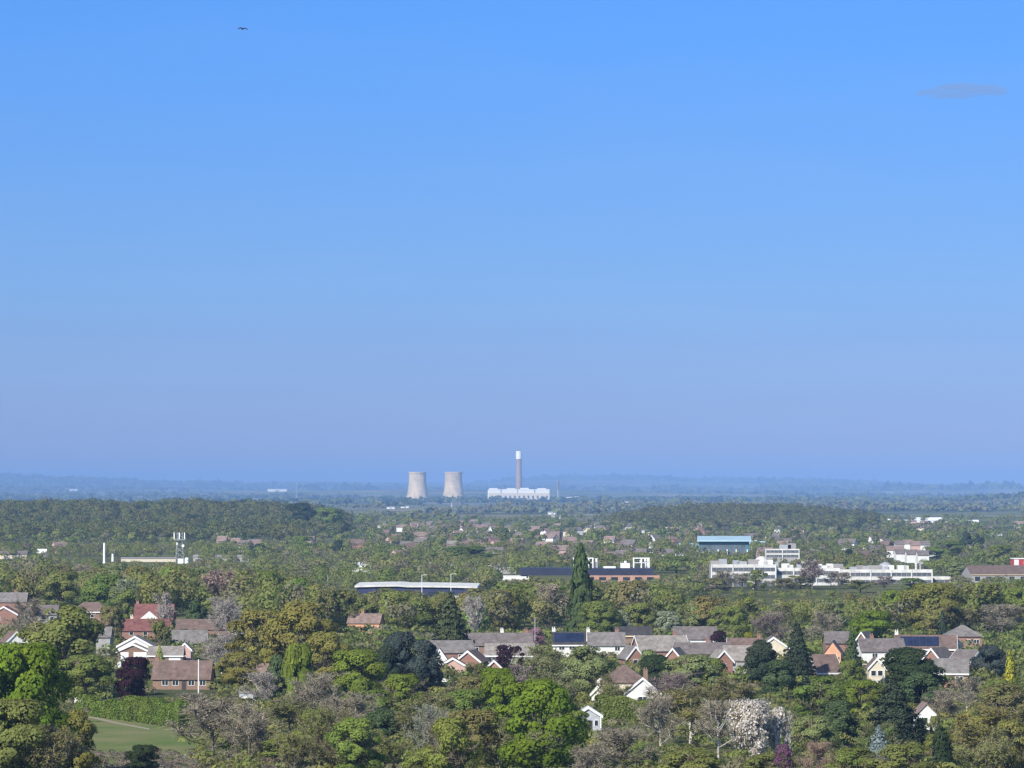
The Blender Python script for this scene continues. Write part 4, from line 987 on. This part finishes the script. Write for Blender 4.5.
# ================================================================== POWER STATION
DP = 16000.0; s = DP / F
def cooling(u, label, ds=0):
    d = DP + ds; r = root_at('cooling_tower', label, 'cooling tower', u, d, 0, None); g_ = r.location.z
    R = 44; HT = zat(472, d) - g_
    prof = []
    for i in range(19):
        t = i / 18; z = 7 + (HT - 7) * t
        q = (t - .8) / .8
        q = (t - .84) / .84; prof.append((R * math.sqrt(.56 + .46 * q * q) * (1 + .06 * max(0, t - .84)), z))
    inner = [(a - 1.5, z) for a, z in prof[::-1]]
    mb = MB(); full = prof + [(prof[-1][0] - 1.5, HT)] + inner[1:]
    b_ = 48; mb.lathe([p for p in prof], b_)
    mb.f = mb.f[:-2]
    m2 = MB(); m2.lathe(inner, b_); m2.f = m2.f[:-2]; mb.add(m2.v, m2.f)
    k = len(prof) - 1
    rim = MB(); rim.lathe([(prof[-1][0] + .9, HT - 5), (prof[-1][0] + .9, HT + .4), (prof[-1][0] - 2.0, HT + .4), (prof[-1][0] - 2.0, HT - 5)], b_); rim.f = rim.f[:-2]
    sh = mb.build('shell', M['concrete'], r); rim.build('rim', M['concrete'], r)
    for p in sh.data.polygons: p.use_smooth = True
    lg = MB()
    for i in range(40):
        a0 = 2 * math.pi * i / 40; a1 = a0 + math.pi / 40 * 1.6; rr = prof[0][0]
        lg.bar((1.04 * rr * math.cos(a0), 1.04 * rr * math.sin(a0), -6), (rr * math.cos(a1), rr * math.sin(a1), 7.5), .7, 4)
    o = lg.build('lattice', M['concrete_dark'], r)
    MB().lathe([(R * 1.08, -8), (R * 1.08, 1.0), (R * 1.04, 1.0)], b_).build('basin', M['concrete_dark'], r)
cooling(417.5, 'pale concrete cooling tower farther from the tall chimney')
cooling(453.5, 'pale concrete cooling tower nearer to the tall chimney', 150)
d = DP + 100
r = root_at('chimney_stack', 'very tall grey chimney with a white top rising over the power station', 'chimney', 518.8, d); g_ = r.location.z
zt = zat(451, d) - g_; zc = zat(459, d) - g_
MB().lathe([(12.5, -4), (11.4, zt * .4), (10.4, zc)], 24).build('shaft', M['shaft_concrete'], r)
MB().lathe([(11.4, zc + .01), (11.4, zt)], 24).build('cap', M['metal_white'], r)
for a in (0, 2.1, 4.2): MB().lathe([(2.6, zt + .02), (2.4, zt + 5)], 10, 4.5 * math.cos(a), 4.5 * math.sin(a)).build('flue', M['concrete_dark'], r)
d = DP; r = root_at('power_station', 'long white power station hall at the foot of the tall chimney', 'power station', 519, d); g_ = r.location.z
L = 61 * s; z1 = zat(487.6, d) - g_; z2 = zat(490, d) - g_; z3 = zat(493, d) - g_
MB().box(-L / 2, L / 2, -30, 40, -5, z3).build('turbine_hall', M['cream'], r)
for a, b_ in ((-.5, -.3), (-.285, -.03), (-.015, .25), (.265, .5)):
    MB().box(a * L, b_ * L, -20, 38, z3 + .01, z1 - 6).build('boiler_house', M['white'], r)
for a in (-.49, -.2, .02, .3):
    MB().box(a * L, (a + .14) * L, -10, 30, z1 - 5.99, z1 + random.uniform(-2.5, .5)).build('boiler_top', M['white'], r)
for a in np.arange(-.46, .45, .075):
    MB().box(a * L, (a + .03) * L, -30.4, -30.02, z3 * .35, z3 * .7).build('window', M['glass_grey'], r)
MB().box(-L / 2 - 3, -L / 2 - .02, -15, 20, -5, z2).build('coal_bunker', M['white'], r)
d = DP - 500; r = root_at('vent_stack', 'thin dark topped stack standing apart beside the power station', 'stack', 558, d); g_ = r.location.z
zt = zat(479, d) - g_; zm = zat(489, d) - g_
MB().lathe([(3.0, -4), (2.6, zm)], 12).build('shaft', M['metal'], r); MB().lathe([(4.2, zm + .02), (4.8, zt - 10), (2.5, zt)], 12).build('cap', M['concrete_dark'], r)
def ground_dist(u, v, d0):
    d = np.linspace(6500, 46000, 1500); vv = VB(xat(u, d), d); k = np.nonzero(vv <= v)[0]
    return float(d[k[0]]) if len(k) else d0
def far_shed(u0, u1, vt, vb, label, d=None, mat='metal_white', group=None):
    d = ground_dist((u0 + u1) / 2, vb, d or 14500); x = xat((u0 + u1) / 2, d); g_ = T(x, d); h = max(5.0, zat(vt, d) - g_); L = (u1 - u0) * d / F
    r = empty('warehouse', (x, d, g_)); setp(r, label, 'warehouse', group)
    MB().box(-L / 2, L / 2, -20, 20, -4, h * .8).build('wall', M['white'], r)
    m_ = MB(); m_.prism([(-21, h * .8 + .02), (21, h * .8 + .02), (0, h)], -L / 2 - 1, L / 2 + 1); m_.build('roof', M[mat], r)
    MB().box(-L * .1, L * .1, -20.6, -20.02, 0, h * .6).build('door', M['metal'], r)
for a in [(561, 571, 497, 501, 'white shed nearest the thin stack by the power station', 15500), (571.5, 579.5, 496.6, 501, 'white shed with a higher roof in the row by the thin stack', 15600), (582, 585, 498.5, 501, 'tiny white shed in the row by the thin stack', 15500),
          (590, 599, 499, 502, 'last white shed of the row beyond the power station', 15300), (268, 287, 489, 491.5, 'long white warehouse on the hazy plain in line with the white mast', 15800),
          (387, 395, 507, 509, 'small white shed below the cooling towers', 10500), (401, 409, 506, 508, 'bigger white shed below the cooling towers', 10800), (360, 367, 505.5, 507, 'tiny white barn on the plain under the long warehouse', 11000),
          (548, 556, 512, 514.5, 'white barn among blue trees below the power station', 8600), (552, 560, 524 - 5, 527 - 5, 'small white barn lowest among the blue trees', 7300),
          (625, 634, 501.5, 504, 'pale barn on the plain past the last white shed', 13500), (640, 650, 500, 502, 'longer pale barn on the plain past the last white shed', 14500), (878, 892, 492.5, 494, 'pale sheds on the hazy slope above the white estate', 16500),
          (834, 842, 498.5, 500, 'small pale barn on the hazy slope beyond the wood', 14500), (915, 926, 501, 503, 'pinkish quarry shed on the hazy slope', 13000), (70, 78, 489, 491, 'pale farm shed on the hills over the wood', 17000),
          (47, 56, 483.8, 486, 'pale hilltop farm on the slope of the far ridge', 30000)]:
    far_shed(*a[:4], a[4], a[5])
post('thin white radio mast on the hazy plain beside the long warehouse', 297, 481, 492, 1.5, 'metal', 'radio mast', 'radio_mast', d=16200)
post('slender pale church tower among blue trees below the power station', 566, 510, 515, 2.4, 'metal_white', 'tower', 'church_tower', d=8500)
post('small pale church spire below the nearer cooling tower', 452, 503, 509, 3.0, 'metal', 'spire', 'church_spire', d=11000)

# ================================================================== TREES ONE CAN POINT TO
HERO = '''
round|24|644|104|640|bright|big bright green tree, largest crown at the frame corner
round|8|700|90|612|olive|olive green tree in front of the big bright green tree
airy|76|710|50|640|rust|brown budding tree at the foot of the big bright green tree
bud|52|724|64|612|brown|low twiggy brown tree below the big bright green tree
airy|66|606|98|900|olive|broad olive tree behind the big bright green tree
airy|84|655|58|880|mid|grey green tree between the broad olive tree and the hedge
dark|40|640|44|960|green|green tree tucked behind the broad olive tree
round|134|657|36|880|purple|dark purple plum tree at the end of the brown tiled bungalow
cone|160|646|16|1010|mid|small green conifer between the two white garage doors
round|144|745|36|655|ever|rounded dark bush standing alone on the meadow
bare|214|696|92|700|grey|broad grey bare tree at the end of the meadow
bare|250|704|58|690|grey|thin grey bare tree behind the broad grey bare one
bare|192|692|40|850|grey|grey twiggy tree in front of the brown tiled bungalow
bare|222|632|54|1010|pale|pale silvery bare tree below the dark red row
bare|228|596|44|1210|pale|bare pollard with a fan of pale branches above the dark red row
bare|166|592|22|1240|pale|thin pale birch behind the red house with the white dormer
airy|262|610|70|960|rust|tall olive brown tree nearest the bare pollard
airy|302|602|78|945|rust|tallest olive brown tree of the big clump
airy|326|632|60|925|rust|olive brown tree sloping down beside the salmon house
airy|240|652|50|930|rust|low olive brown tree in front of the clump
dark|278|655|30|880|ever|dark ivy clad tree in front of the olive brown clump
willow|298|644|32|850|lime|yellow green weeping tree leaning below the olive brown clump
bare|262|672|40|850|pale|white twigged bush under the olive brown clump
round|357|650|62|860|lime|lime green dome shaped tree in front of the dark evergreen clump
dark|400|632|50|930|blue|blackish evergreen, taller one of the dark clump
dark|424|640|42|915|blue|blackish evergreen, lower one of the dark clump next the pink gable
dark|386|646|36|905|dark|blackish evergreen at the lime tree side of the dark clump
cone|450|594|54|1050|cedar|shaggy brown green pine rising above the terraces
airy|400|674|56|800|lime|yellow olive tree below the blackish evergreen clump
bare|316|672|66|790|grey|grey bare tree with pale limbs under the yellow green weeping tree
bare|352|692|72|740|grey|big grey bare tree with pale forked trunk before the lime dome
bud|290|700|70|760|olive|olive budding tree between two grey bare trees
round|300|736|80|690|mid|low rounded green thicket beside the dry scrub
dark|384|708|44|720|ever|dark glossy green tree beside the pale forked bare tree
bud|424|694|76|715|olive|brownish budding tree with pale limbs at the edge of the vivid green tree
bare|450|712|52|660|grey|bare brown tree in front of the brownish budding tree
airy|378|690|48|770|green|small fresh green tree behind the dark glossy tree
airy|468|676|58|800|brown|bronze green tree topping the row below the red brick gable
round|500|668|46|790|bright|yellow green tree next the bronze one below the terraces
airy|470|690|70|730|green|mid green tree hiding the foot of the bronze tree
airy|505|706|64|680|mid|dull green tree pressed against the vivid yellow green tree
round|540|680|92|655|bright|big vivid yellow green tree at the middle of the near row
bare|516|664|34|860|pinkgrey|pinkish bare bush between the vivid tree and the copper plum
airy|509|645|32|985|purple|copper purple plum tree before the terrace
bud|545|646|52|890|sage|pale olive budding tree before the white solar roofed house
airy|586|646|56|880|sage|soft olive tree before the white fronted house
bud|560|672|44|800|sage|grey green tree leaning to the white conservatory
round|536|628|17|1150|pink|small pink blossom tree above the terrace roof
bare|475|596|26|1240|pale|pale birch above the terraces beside the shaggy pine
round|657|655|38|915|ever|dark green tree behind the white front gable
airy|692|655|62|880|sage|pale olive tree below the purple brown row
bud|690|688|84|740|rust|brownish birch tree with several pale trunks|birch
bare|660|694|56|720|grey|grey bare birch with one bright trunk|birch
bare|718|700|56|700|grey|grey bare tree with pale trunks beside the white blossom tree|birch
bare|620|728|70|650|grey|low grey bare tree under the summer house
bare|588|742|50|630|grey|tangled grey bare bush below the summer house
round|660|706|40|790|olive|olive bush at the end of the field hedge
bud|730|676|66|800|brown|reddish brown budding tree above the white blossom tree
bare|672|672|60|850|pinkgrey|greyish bare tree before the dark green tree
blossom|751|700|48|655|white|big white blossom tree in the near row
blossom|778|708|26|660|white|small white blossom tree beside the magenta bush
airy|783|744|20|640|magenta|magenta flowering bush under the white blossom
dark|761|640|38|950|dark|broad blackish pine before the pale grey roof
cone|797|624|40|960|dark|tall dark conical fir before the brown roof with white edges
dark|778|660|44|900|ever|low dark evergreen at the foot of the two dark conifers
airy|772|754|60|650|olive|olive tree under the white blossom trees
airy|820|676|60|800|green|blue green tree below the brown roof with white edges
dark|838|700|54|720|ever|dark green conifer like tree beside the big dark fir
airy|812|716|50|690|sage|grey green tree between the blossom and the dark fir
cone|851|632|30|930|ever|slim green fir beside the peach gable
airy|862|680|48|820|lime|lime yellow tree above the big dark fir
cone|892|680|66|725|dark|big dark fir with broad skirts
cone|878|728|42|660|spruce|small blue grey spruce at the foot of the dark fir
round|912|648|66|880|ever|rounded dark green tree in front of the solar roof
dark|920|672|54|850|ever|second dark green tree below the rounded one
bare|966|676|40|850|grey|grey birch with one white trunk below the orange wall|birch
bare|944|690|44|800|grey|pale grey bare tree beside the white walled house
dark|990|645|48|980|blue|blue green cypress clump by the orange brick house
cone|1009|653|28|835|yellow|golden yellow conifer at the frame edge
cone|968|712|22|720|yellow|small golden bush beside the big bronze tree
bud|986|706|84|660|rust|big bronze budding tree at the lower frame corner
airy|1006|684|60|780|brown|reddish brown tree behind the big bronze tree
airy|1000|680|48|830|mid|mid green tree behind the golden conifer
airy|921|718|18|735|mid|mid green tree hiding one side of the white walled house
airy|934|716|14|738|olive|thin olive tree across the front of the white walled house
column|940|728|32|650|ever|dark green upright tree beside the big bronze tree
airy|900|744|70|625|olive|olive green bush in front of the dark fir
airy|856|748|60|628|mid|green bush at the foot of the blue grey spruce
airy|690|750|70|620|olive|low olive bush under the pale trunked birches
airy|430|748|60|620|mid|low green bush under the brownish budding trees
bud|340|740|60|650|brown|brown brushy tree beside the low green thicket
column|581|547|32|1250|poplar|tall dark poplar rising before the navy building
airy|548|586|40|1400|green|green tree on the near side of the tall poplar
airy|524|584|44|1420|mid|light green tree second from the tall poplar
airy|498|590|46|1380|brown|brown budding tree between the poplar trees and the shaggy pine
round|640|603|34|1250|olive|olive dome between the two silvery trees
round|735|606|28|1240|mid|green dome next to the budding dome
round|598|601|44|1240|mid|rounded green tree at the foot of the tall poplar
round|622|610|24|1250|silver|pale grey green poplar like tree above the dark flat roof
round|668|611|28|1230|silver|silvery round willow above the white panelled hall
round|697|604|30|1270|sage|olive dome between the silvery willow and the bare dome
airy|720|606|28|1260|mid|green budding dome nearest the yellow shrub
round|718|631|18|1090|purple|dark purple tree at the end of the white panelled hall
round|748|632|13|1120|yellow|small bright yellow shrub beside the bare dome
bare|772|611|44|1180|pinkgrey|large pinkish bare dome tree above the dark conical fir
bare|826|611|40|1230|grey|grey bare dome tree over the peach gable
round|872|611|46|1200|bright|low bright green tree over the grey purple roof
round|933|583|62|1270|goldolive|large yellow green tree before the banded offices
airy|895|590|32|1285|lime|smaller golden green tree before the banded offices
cone|942|611|15|1180|dark|small dark spruce beside the grey hip roof
bare|1002|604|54|1240|grey|grey bare tree beyond the grey hip roof
bud|976|600|44|1270|brown|reddish budding tree next the grey bare tree
bare|812|560|34|1880|pinkgrey|red twigged bare tree before the white offices
bare|722|570|28|1850|grey|grey bare tree masking the corner of the white offices
airy|756|570|22|1860|mid|green tree before the domed white office block
airy|384|588|40|1560|olive|olive tree hiding the near end of the blue store
bud|408|590|30|1580|rust|thin rusty tree before the blue store wall
airy|474|588|26|1560|brown|brown tree at the far end of the blue store
airy|650|650|32|935|sage|soft olive tree screening the big grey roof
airy|712|658|30|905|mid|green tree in front of the dark brick gable
bud|478|662|26|965|olive|thin olive tree at the foot of the red brick gable
bare|30|598|44|1230|grey|grey bare tree among the roofs behind the bright tree
airy|112|606|28|1180|brown|brown tree beside the dark hip roofed house
bud|160|618|22|1130|olive|thin olive tree before the low red roof
airy|848|660|26|905|mid|green tree beside the cream house with white windows
bud|612|675|38|838|olive|thin olive tree before the cream front of the chocolate roofed house
bare|742|573|26|1900|grey|thin grey bare tree under the domed white office block
airy|716|578|34|1820|brown|brown tree at the foot of the domed white office block
bud|782|578|36|1840|brown|brown budding tree beside the red twigged tree
airy|800|575|30|1900|olive|olive tree before the join of the white offices
bare|838|572|30|1890|grey|grey bare tree where the banded offices begin
bud|860|580|34|1830|olive|thin olive tree before the banded offices
bare|884|576|28|1870|pinkgrey|pinkish bare tree before the banded offices
airy|912|578|30|1850|green|small green tree before the far end of the banded offices
bare|700|580|30|1800|pinkgrey|pinkish bare shrubs at the corner of the white offices
round|339|590|26|1330|ever|dark green tree beside the salmon house
willow|396|592|34|1330|sage|pale green weeping willow before the blue store
round|416|600|34|1290|mid|fresh green dome next to the weeping willow
airy|372|602|30|1330|olive|olive tree over the salmon house
round|108|574|52|1450|green|dark green tree behind the hip roofed house
airy|60|572|50|1480|olive|olive tree in the belt behind the grey roofed houses
dark|196|600|28|1230|ever|dark green bush over the low red row
airy|128|590|30|1380|mid|mid green tree between the hip roof and the dormer house
cone|839|525|9|3900|dark|dark pointed conifer beyond the low white clinic, farther one
round|849|549|9|2550|dark|dark round evergreen behind the banded offices
cone|808|532|8|3500|dark|small dark blue conifer near the teal pavilion
dark|966|532|16|2900|dark|dark cedar of the pair over the brown hall
dark|978|534|14|2880|dark|second dark cedar of the pair over the brown hall
airy|945|541|46|2650|green|broad green tree beside the white terraces
airy|998|545|40|2450|mid|green tree over the rust brown hall
airy|962|562|34|2060|sage|pale green tree at the end of the offices
dark|339|540|17|2750|dark|dark evergreen column in the suburb by the wood
dark|258|544|20|2800|dark|low dark evergreens among the pink suburb roofs
round|304|536|22|2900|green|bright green dome at the edge of the wooded hill
round|330|508|32|4000|green|tall dark green tree ending the wooded hill
round|300|503|34|4150|ever|tall crown just inside the end of the wooded hill
airy|462|546|70|2500|green|wide low green tree mound behind the blue store
airy|676|556|46|2250|green|green trees beside the navy building
'''.strip().split('\n')
for ln in HERO:
    p = ln.split('|'); kind, u, vt, w, d, col, lab = p[0], float(p[1]), float(p[2]), float(p[3]), float(p[4]), p[5], p[6]
    bark = p[7] if len(p) > 7 else ('grey' if kind in ('bare', 'bud') else 'dark')
    if kind == 'bare' and len(p) < 8 and col in ('pale',): bark = 'birch'
    tpx(kind, u, vt, w, d, col, lab, bark=bark, cat='bush' if ('bush' in lab or 'shrub' in lab) else 'tree')
NH = len(HERO)

# smaller trees between them on the near slope
NT = ([-60, 0, 60, 78, 205, 260, 300, 390, 460, 580, 592, 660, 720, 790, 860, 950, 1084], [690, 735, 742, 760, 722, 724, 714, 706, 706, 714, 742, 716, 746, 748, 718, 716, 716])
rn = random.Random(8)
NM = [(-99, 'round the big bright green tree'), (60, 'along the dry scrub'), (250, 'below the olive brown clump'), (385, 'below the terraces'), (500, 'round the vivid yellow green tree'), (590, 'below the white front gable'), (690, 'near the white blossom'), (800, 'round the big dark fir'), (930, 'near the big bronze tree')]
NKIND = [('bud', 'olive', 'thin olive'), ('bare', 'grey', 'grey bare'), ('airy', 'mid', 'green'), ('airy', 'olive', 'olive'), ('bud', 'rust', 'rusty budding'), ('bare', 'pinkgrey', 'pinkish bare'), ('airy', 'green', 'fresh green'), ('bud', 'sage', 'pale budding')]
for i in range(64):
    u = -40 + 1104 * (i + rn.uniform(.1, .9)) / 64
    if 78 < u < 205: continue
    d = rn.uniform(610, 830)
    vt = float(np.interp(u, *NT)) + rn.uniform(-10, 22) - (d - 700) * 0.12
    k, c, word = rn.choices(NKIND, [5, 3, 4, 4, 3, 1, 3, 3])[0]
    mark = [t for a_, t in NM if u >= a_][-1]
    h = zat(vt, d)
    if h < 4: continue
    lab = f'smaller {word} tree on the near slope {mark}'
    tree(k, xat(u, d), d, h, h * rn.uniform(.75, 1.1), tuple(q * rn.uniform(.85, 1.15) for q in K[c]), lab, 'near slope: ' + lab, bark='grey' if k in ('bud', 'bare') else 'dark', lod='near')

# rows of the tree belt before the offices
KINDS = [('airy', 'olive', 'olive'), ('bud', 'rust', 'rusty budding'), ('airy', 'brown', 'brown'), ('round', 'mid', 'green'), ('airy', 'green', 'fresh green'), ('bare', 'grey', 'grey bare'), ('bud', 'olive', 'thin olive'), ('airy', 'sage', 'pale green')]
MARKS = [(-999, 'past the frame corner'), (0, 'behind the grey roofed end houses'), (75, 'behind the red dormer house'), (180, 'below the lattice mast'), (250, 'above the olive brown clump'), (345, 'before the blue store'),
         (485, 'between store and navy building'), (560, 'before the navy building'), (650, 'before the first white offices'), (760, 'below the red twigged tree'), (850, 'before the banded offices'), (945, 'before the rust brown hall')]
rb = random.Random(21)
used = {}
for row, (dd, sp, rname) in enumerate(((1830, 30, 'rear'), (1650, 32, 'fourth'), (1520, 34, 'third'), (1400, 36, 'second'), (1300, 38, 'front'))):
    u = -35 + rb.uniform(0, 20)
    while u < 1060:
        d = dd + rb.uniform(-45, 45); x = xat(u, d)
        h = float(clip_h(x, d, rb.uniform(13, 20), BELT, rb.uniform(-2, 6)))
        k, c, word = rb.choices(KINDS, [5, 3, 4, 3, 3, 2, 3, 1])[0]
        mark = [t for a, t in MARKS if u >= a][-1]
        if h > 6.5 and off_houses(np.float64(u), np.float64(d)):
            w = min(h * rb.uniform(.7, 1.0), 16)
            lab = f'{word} tree in the {rname} row of the belt {mark}'
            cc = tuple(q * rb.uniform(.85, 1.15) for q in K[c])
            used[lab] = used.get(lab, 0) + 1
            tree(k, x, d, h, w, cc, lab, 'tree belt: ' + lab, bark='grey' if k in ('bud', 'bare') else 'dark', lod='mid')
        u += sp * rb.uniform(.75, 1.25)

# ================================================================== SKY LIFE
d = 480.0; r = empty('bird', (xat(242, d), d, zat(29, d)), 0.5); r.scale = (1.3,) * 3; setp(r, 'lone dark bird gliding high in the clear blue sky', 'bird')
mb = MB()
mb.lathe([(0.001, -.24), (.035, -.18), (.062, -.02), (.055, .08), (.03, .16), (.036, .2), (.001, .27)], 10)
mb.v = [(a, z, b_) for a, b_, z in mb.v]
for sgn in (-1, 1):
    pr = [(0, .09, .02), (sgn * .22, .12, .12), (sgn * .48, -.04, -.02), (sgn * .2, -.14, .08), (0, -.13, .015)]
    n0 = [(a, b_, c_ + .03) for a, b_, c_ in pr] + [(a, b_, c_ - .03) for a, b_, c_ in pr]
    mb.add(n0, [(0, 1, 3, 4), (1, 2, 3), (9, 8, 6, 5), (8, 7, 6), (0, 5, 6, 1), (1, 6, 7, 2), (2, 7, 8, 3), (3, 8, 9, 4)])
mb.add([(-.03, -.2, 0), (.03, -.2, 0), (.07, -.36, 0), (-.07, -.36, 0), (-.03, -.2, .015), (.03, -.2, .015), (.07, -.36, .015), (-.07, -.36, .015)], [(0, 3, 2, 1), (4, 5, 6, 7), (0, 1, 5, 4), (1, 2, 6, 5), (2, 3, 7, 6), (3, 0, 4, 7)])
mb.build('body', M['bird'], r)

# thin grey cloud, real vapour far off
d = 9000.0
m = bpy.data.materials.new('cloud_vapour'); m.use_nodes = True; nt = m.node_tree; nt.nodes.clear()
out = nt.nodes.new('ShaderNodeOutputMaterial'); pv = nt.nodes.new('ShaderNodeVolumePrincipled')
pv.inputs['Color'].default_value = (.48, .52, .6, 1); pv.inputs['Density'].default_value = 0.0048
nt.links.new(pv.outputs[0], out.inputs['Volume'])
mb = MB()
for u, v, a, b_ in ((938, 93, 24, 3.4), (962, 89, 30, 5.5), (985, 90, 24, 5.0), (955, 95, 30, 2.6), (1000, 92, 9, 3)):
    cx, cz = xat(u, d), zat(v, d); sx, sz = a * d / F, b_ * d / F; sy = 70
    m2 = MB(); m2.lathe([(max(math.sin(t), 1e-7), -math.cos(t)) for t in np.linspace(0, math.pi, 12)], 20)
    mb.add([(cx + x_ * sx, d + y_ * sy, cz + z_ * sz) for x_, y_, z_ in m2.v], m2.f)
setp(mb.build('cloud', m), 'thin greyish wisp of cloud alone in the blue sky', 'cloud', kind='thing')

# ================================================================== AIR
m = bpy.data.materials.new('haze_air'); m.use_nodes = True; nt = m.node_tree; nt.nodes.clear()
out = nt.nodes.new('ShaderNodeOutputMaterial'); pv = nt.nodes.new('ShaderNodeVolumePrincipled')
HAZE_C = (.235, .415, .755); HAZE_D = 4.7e-5
pv.inputs['Color'].default_value = (*HAZE_C, 1); pv.inputs['Density'].default_value = HAZE_D; pv.inputs['Anisotropy'].default_value = -0.3
nt.links.new(pv.outputs[0], out.inputs['Volume'])
XM = 1500 + .36 * 60000 + 300
mb = MB(); mb.box(-XM, XM, -600, 60300, -4, 270)
setp(mb.build('haze', m), 'pale blue haze lying over the whole plain', 'haze', kind='stuff')

# ================================================================== LIGHT, SKY, CAMERA
SUN_AZ = math.radians(211); SUN_EL = math.radians(34)       # clockwise from +Y: behind the camera and to its side
w = bpy.data.worlds.new('World'); SC.world = w; w.use_nodes = True; nt = w.node_tree; nt.nodes.clear()
out = nt.nodes.new('ShaderNodeOutputWorld'); bg = nt.nodes.new('ShaderNodeBackground')
sky = nt.nodes.new('ShaderNodeTexSky'); sky.sky_type = 'NISHITA'; sky.sun_disc = False
sky.sun_elevation = SUN_EL; sky.sun_rotation = SUN_AZ; sky.altitude = 100; sky.air_density = 1.0; sky.dust_density = 0.3; sky.ozone_density = 3.0
tc = nt.nodes.new('ShaderNodeTexCoord'); sx = nt.nodes.new('ShaderNodeSeparateXYZ'); cx = nt.nodes.new('ShaderNodeCombineXYZ')
nt.links.new(tc.outputs['Generated'], sx.inputs[0])
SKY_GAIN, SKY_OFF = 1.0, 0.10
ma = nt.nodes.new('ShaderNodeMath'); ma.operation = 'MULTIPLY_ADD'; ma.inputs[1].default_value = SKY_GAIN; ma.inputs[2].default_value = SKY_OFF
nt.links.new(sx.outputs[2], ma.inputs[0]); nt.links.new(sx.outputs[0], cx.inputs[0]); nt.links.new(sx.outputs[1], cx.inputs[1]); nt.links.new(ma.outputs[0], cx.inputs[2])
nt.links.new(cx.outputs[0], sky.inputs[0])
lo = mixc(nt, mapr(nt, sx.outputs[2], 0.0, 0.05, 0, 1), (.705, .52, .64), (.585, .73, .97))      # deep blue of a clear spring sky
lo = mixc(nt, mapr(nt, sx.outputs[2], 0.05, 0.11, 0, 1), lo, (.41, .775, 1.29))
lo = mixc(nt, mapr(nt, sx.outputs[2], 0.12, 0.4, 0, 1), lo, (1.5, 1.48, 1.42))  # unseen upper sky brightened to neutral, added fill light for the shadows
sm_ = nt.nodes.new('ShaderNodeMapping'); sm_.inputs['Scale'].default_value = (9, 9, 55)
nt.links.new(tc.outputs['Generated'], sm_.inputs[0])
veil = noise(nt, 1.0, sm_.outputs[0], 5, 0.55)
lo = mixc(nt, mapr(nt, veil, 0.48, 0.75, 0, .16), lo, (.80, .84, 1.0))      # thin high veil
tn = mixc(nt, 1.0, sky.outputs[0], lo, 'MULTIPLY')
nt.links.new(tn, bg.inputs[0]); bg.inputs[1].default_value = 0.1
nt.links.new(bg.outputs[0], out.inputs[0])
l = bpy.data.lights.new('sun', 'SUN'); l.energy = 5.0; l.angle = math.radians(.53); l.color = (1, .95, .87)
so = bpy.data.objects.new('sun', l); COL.objects.link(so)
to = Vector((math.sin(SUN_AZ) * math.cos(SUN_EL), math.cos(SUN_AZ) * math.cos(SUN_EL), math.sin(SUN_EL)))
so.rotation_euler = to.to_track_quat('Z', 'Y').to_euler(); so.location = (0, -200, 400)

cam = bpy.data.cameras.new('camera'); cam.sensor_width = 36; cam.lens = F / 1024 * 36; cam.clip_start = 1; cam.clip_end = 120000
co = bpy.data.objects.new('camera', cam); COL.objects.link(co); co.location = (0, 0, EYE); co.rotation_euler = (math.pi / 2 + PITCH, 0, 0)
SC.camera = co
SC.view_settings.view_transform = 'Standard'; SC.view_settings.look = 'None'; SC.view_settings.gamma = 1; SC.view_settings.exposure = 0.3
SC.view_settings.use_curve_mapping = False
cy = SC.cycles
cy.max_bounces = 6; cy.diffuse_bounces = 4; cy.glossy_bounces = 2; cy.transmission_bounces = 3; cy.volume_bounces = 0; cy.transparent_max_bounces = 8
cy.use_denoising = True
try: cy.denoiser = 'OPENIMAGEDENOISE'
except Exception: pass
cy.filter_width = 1.4
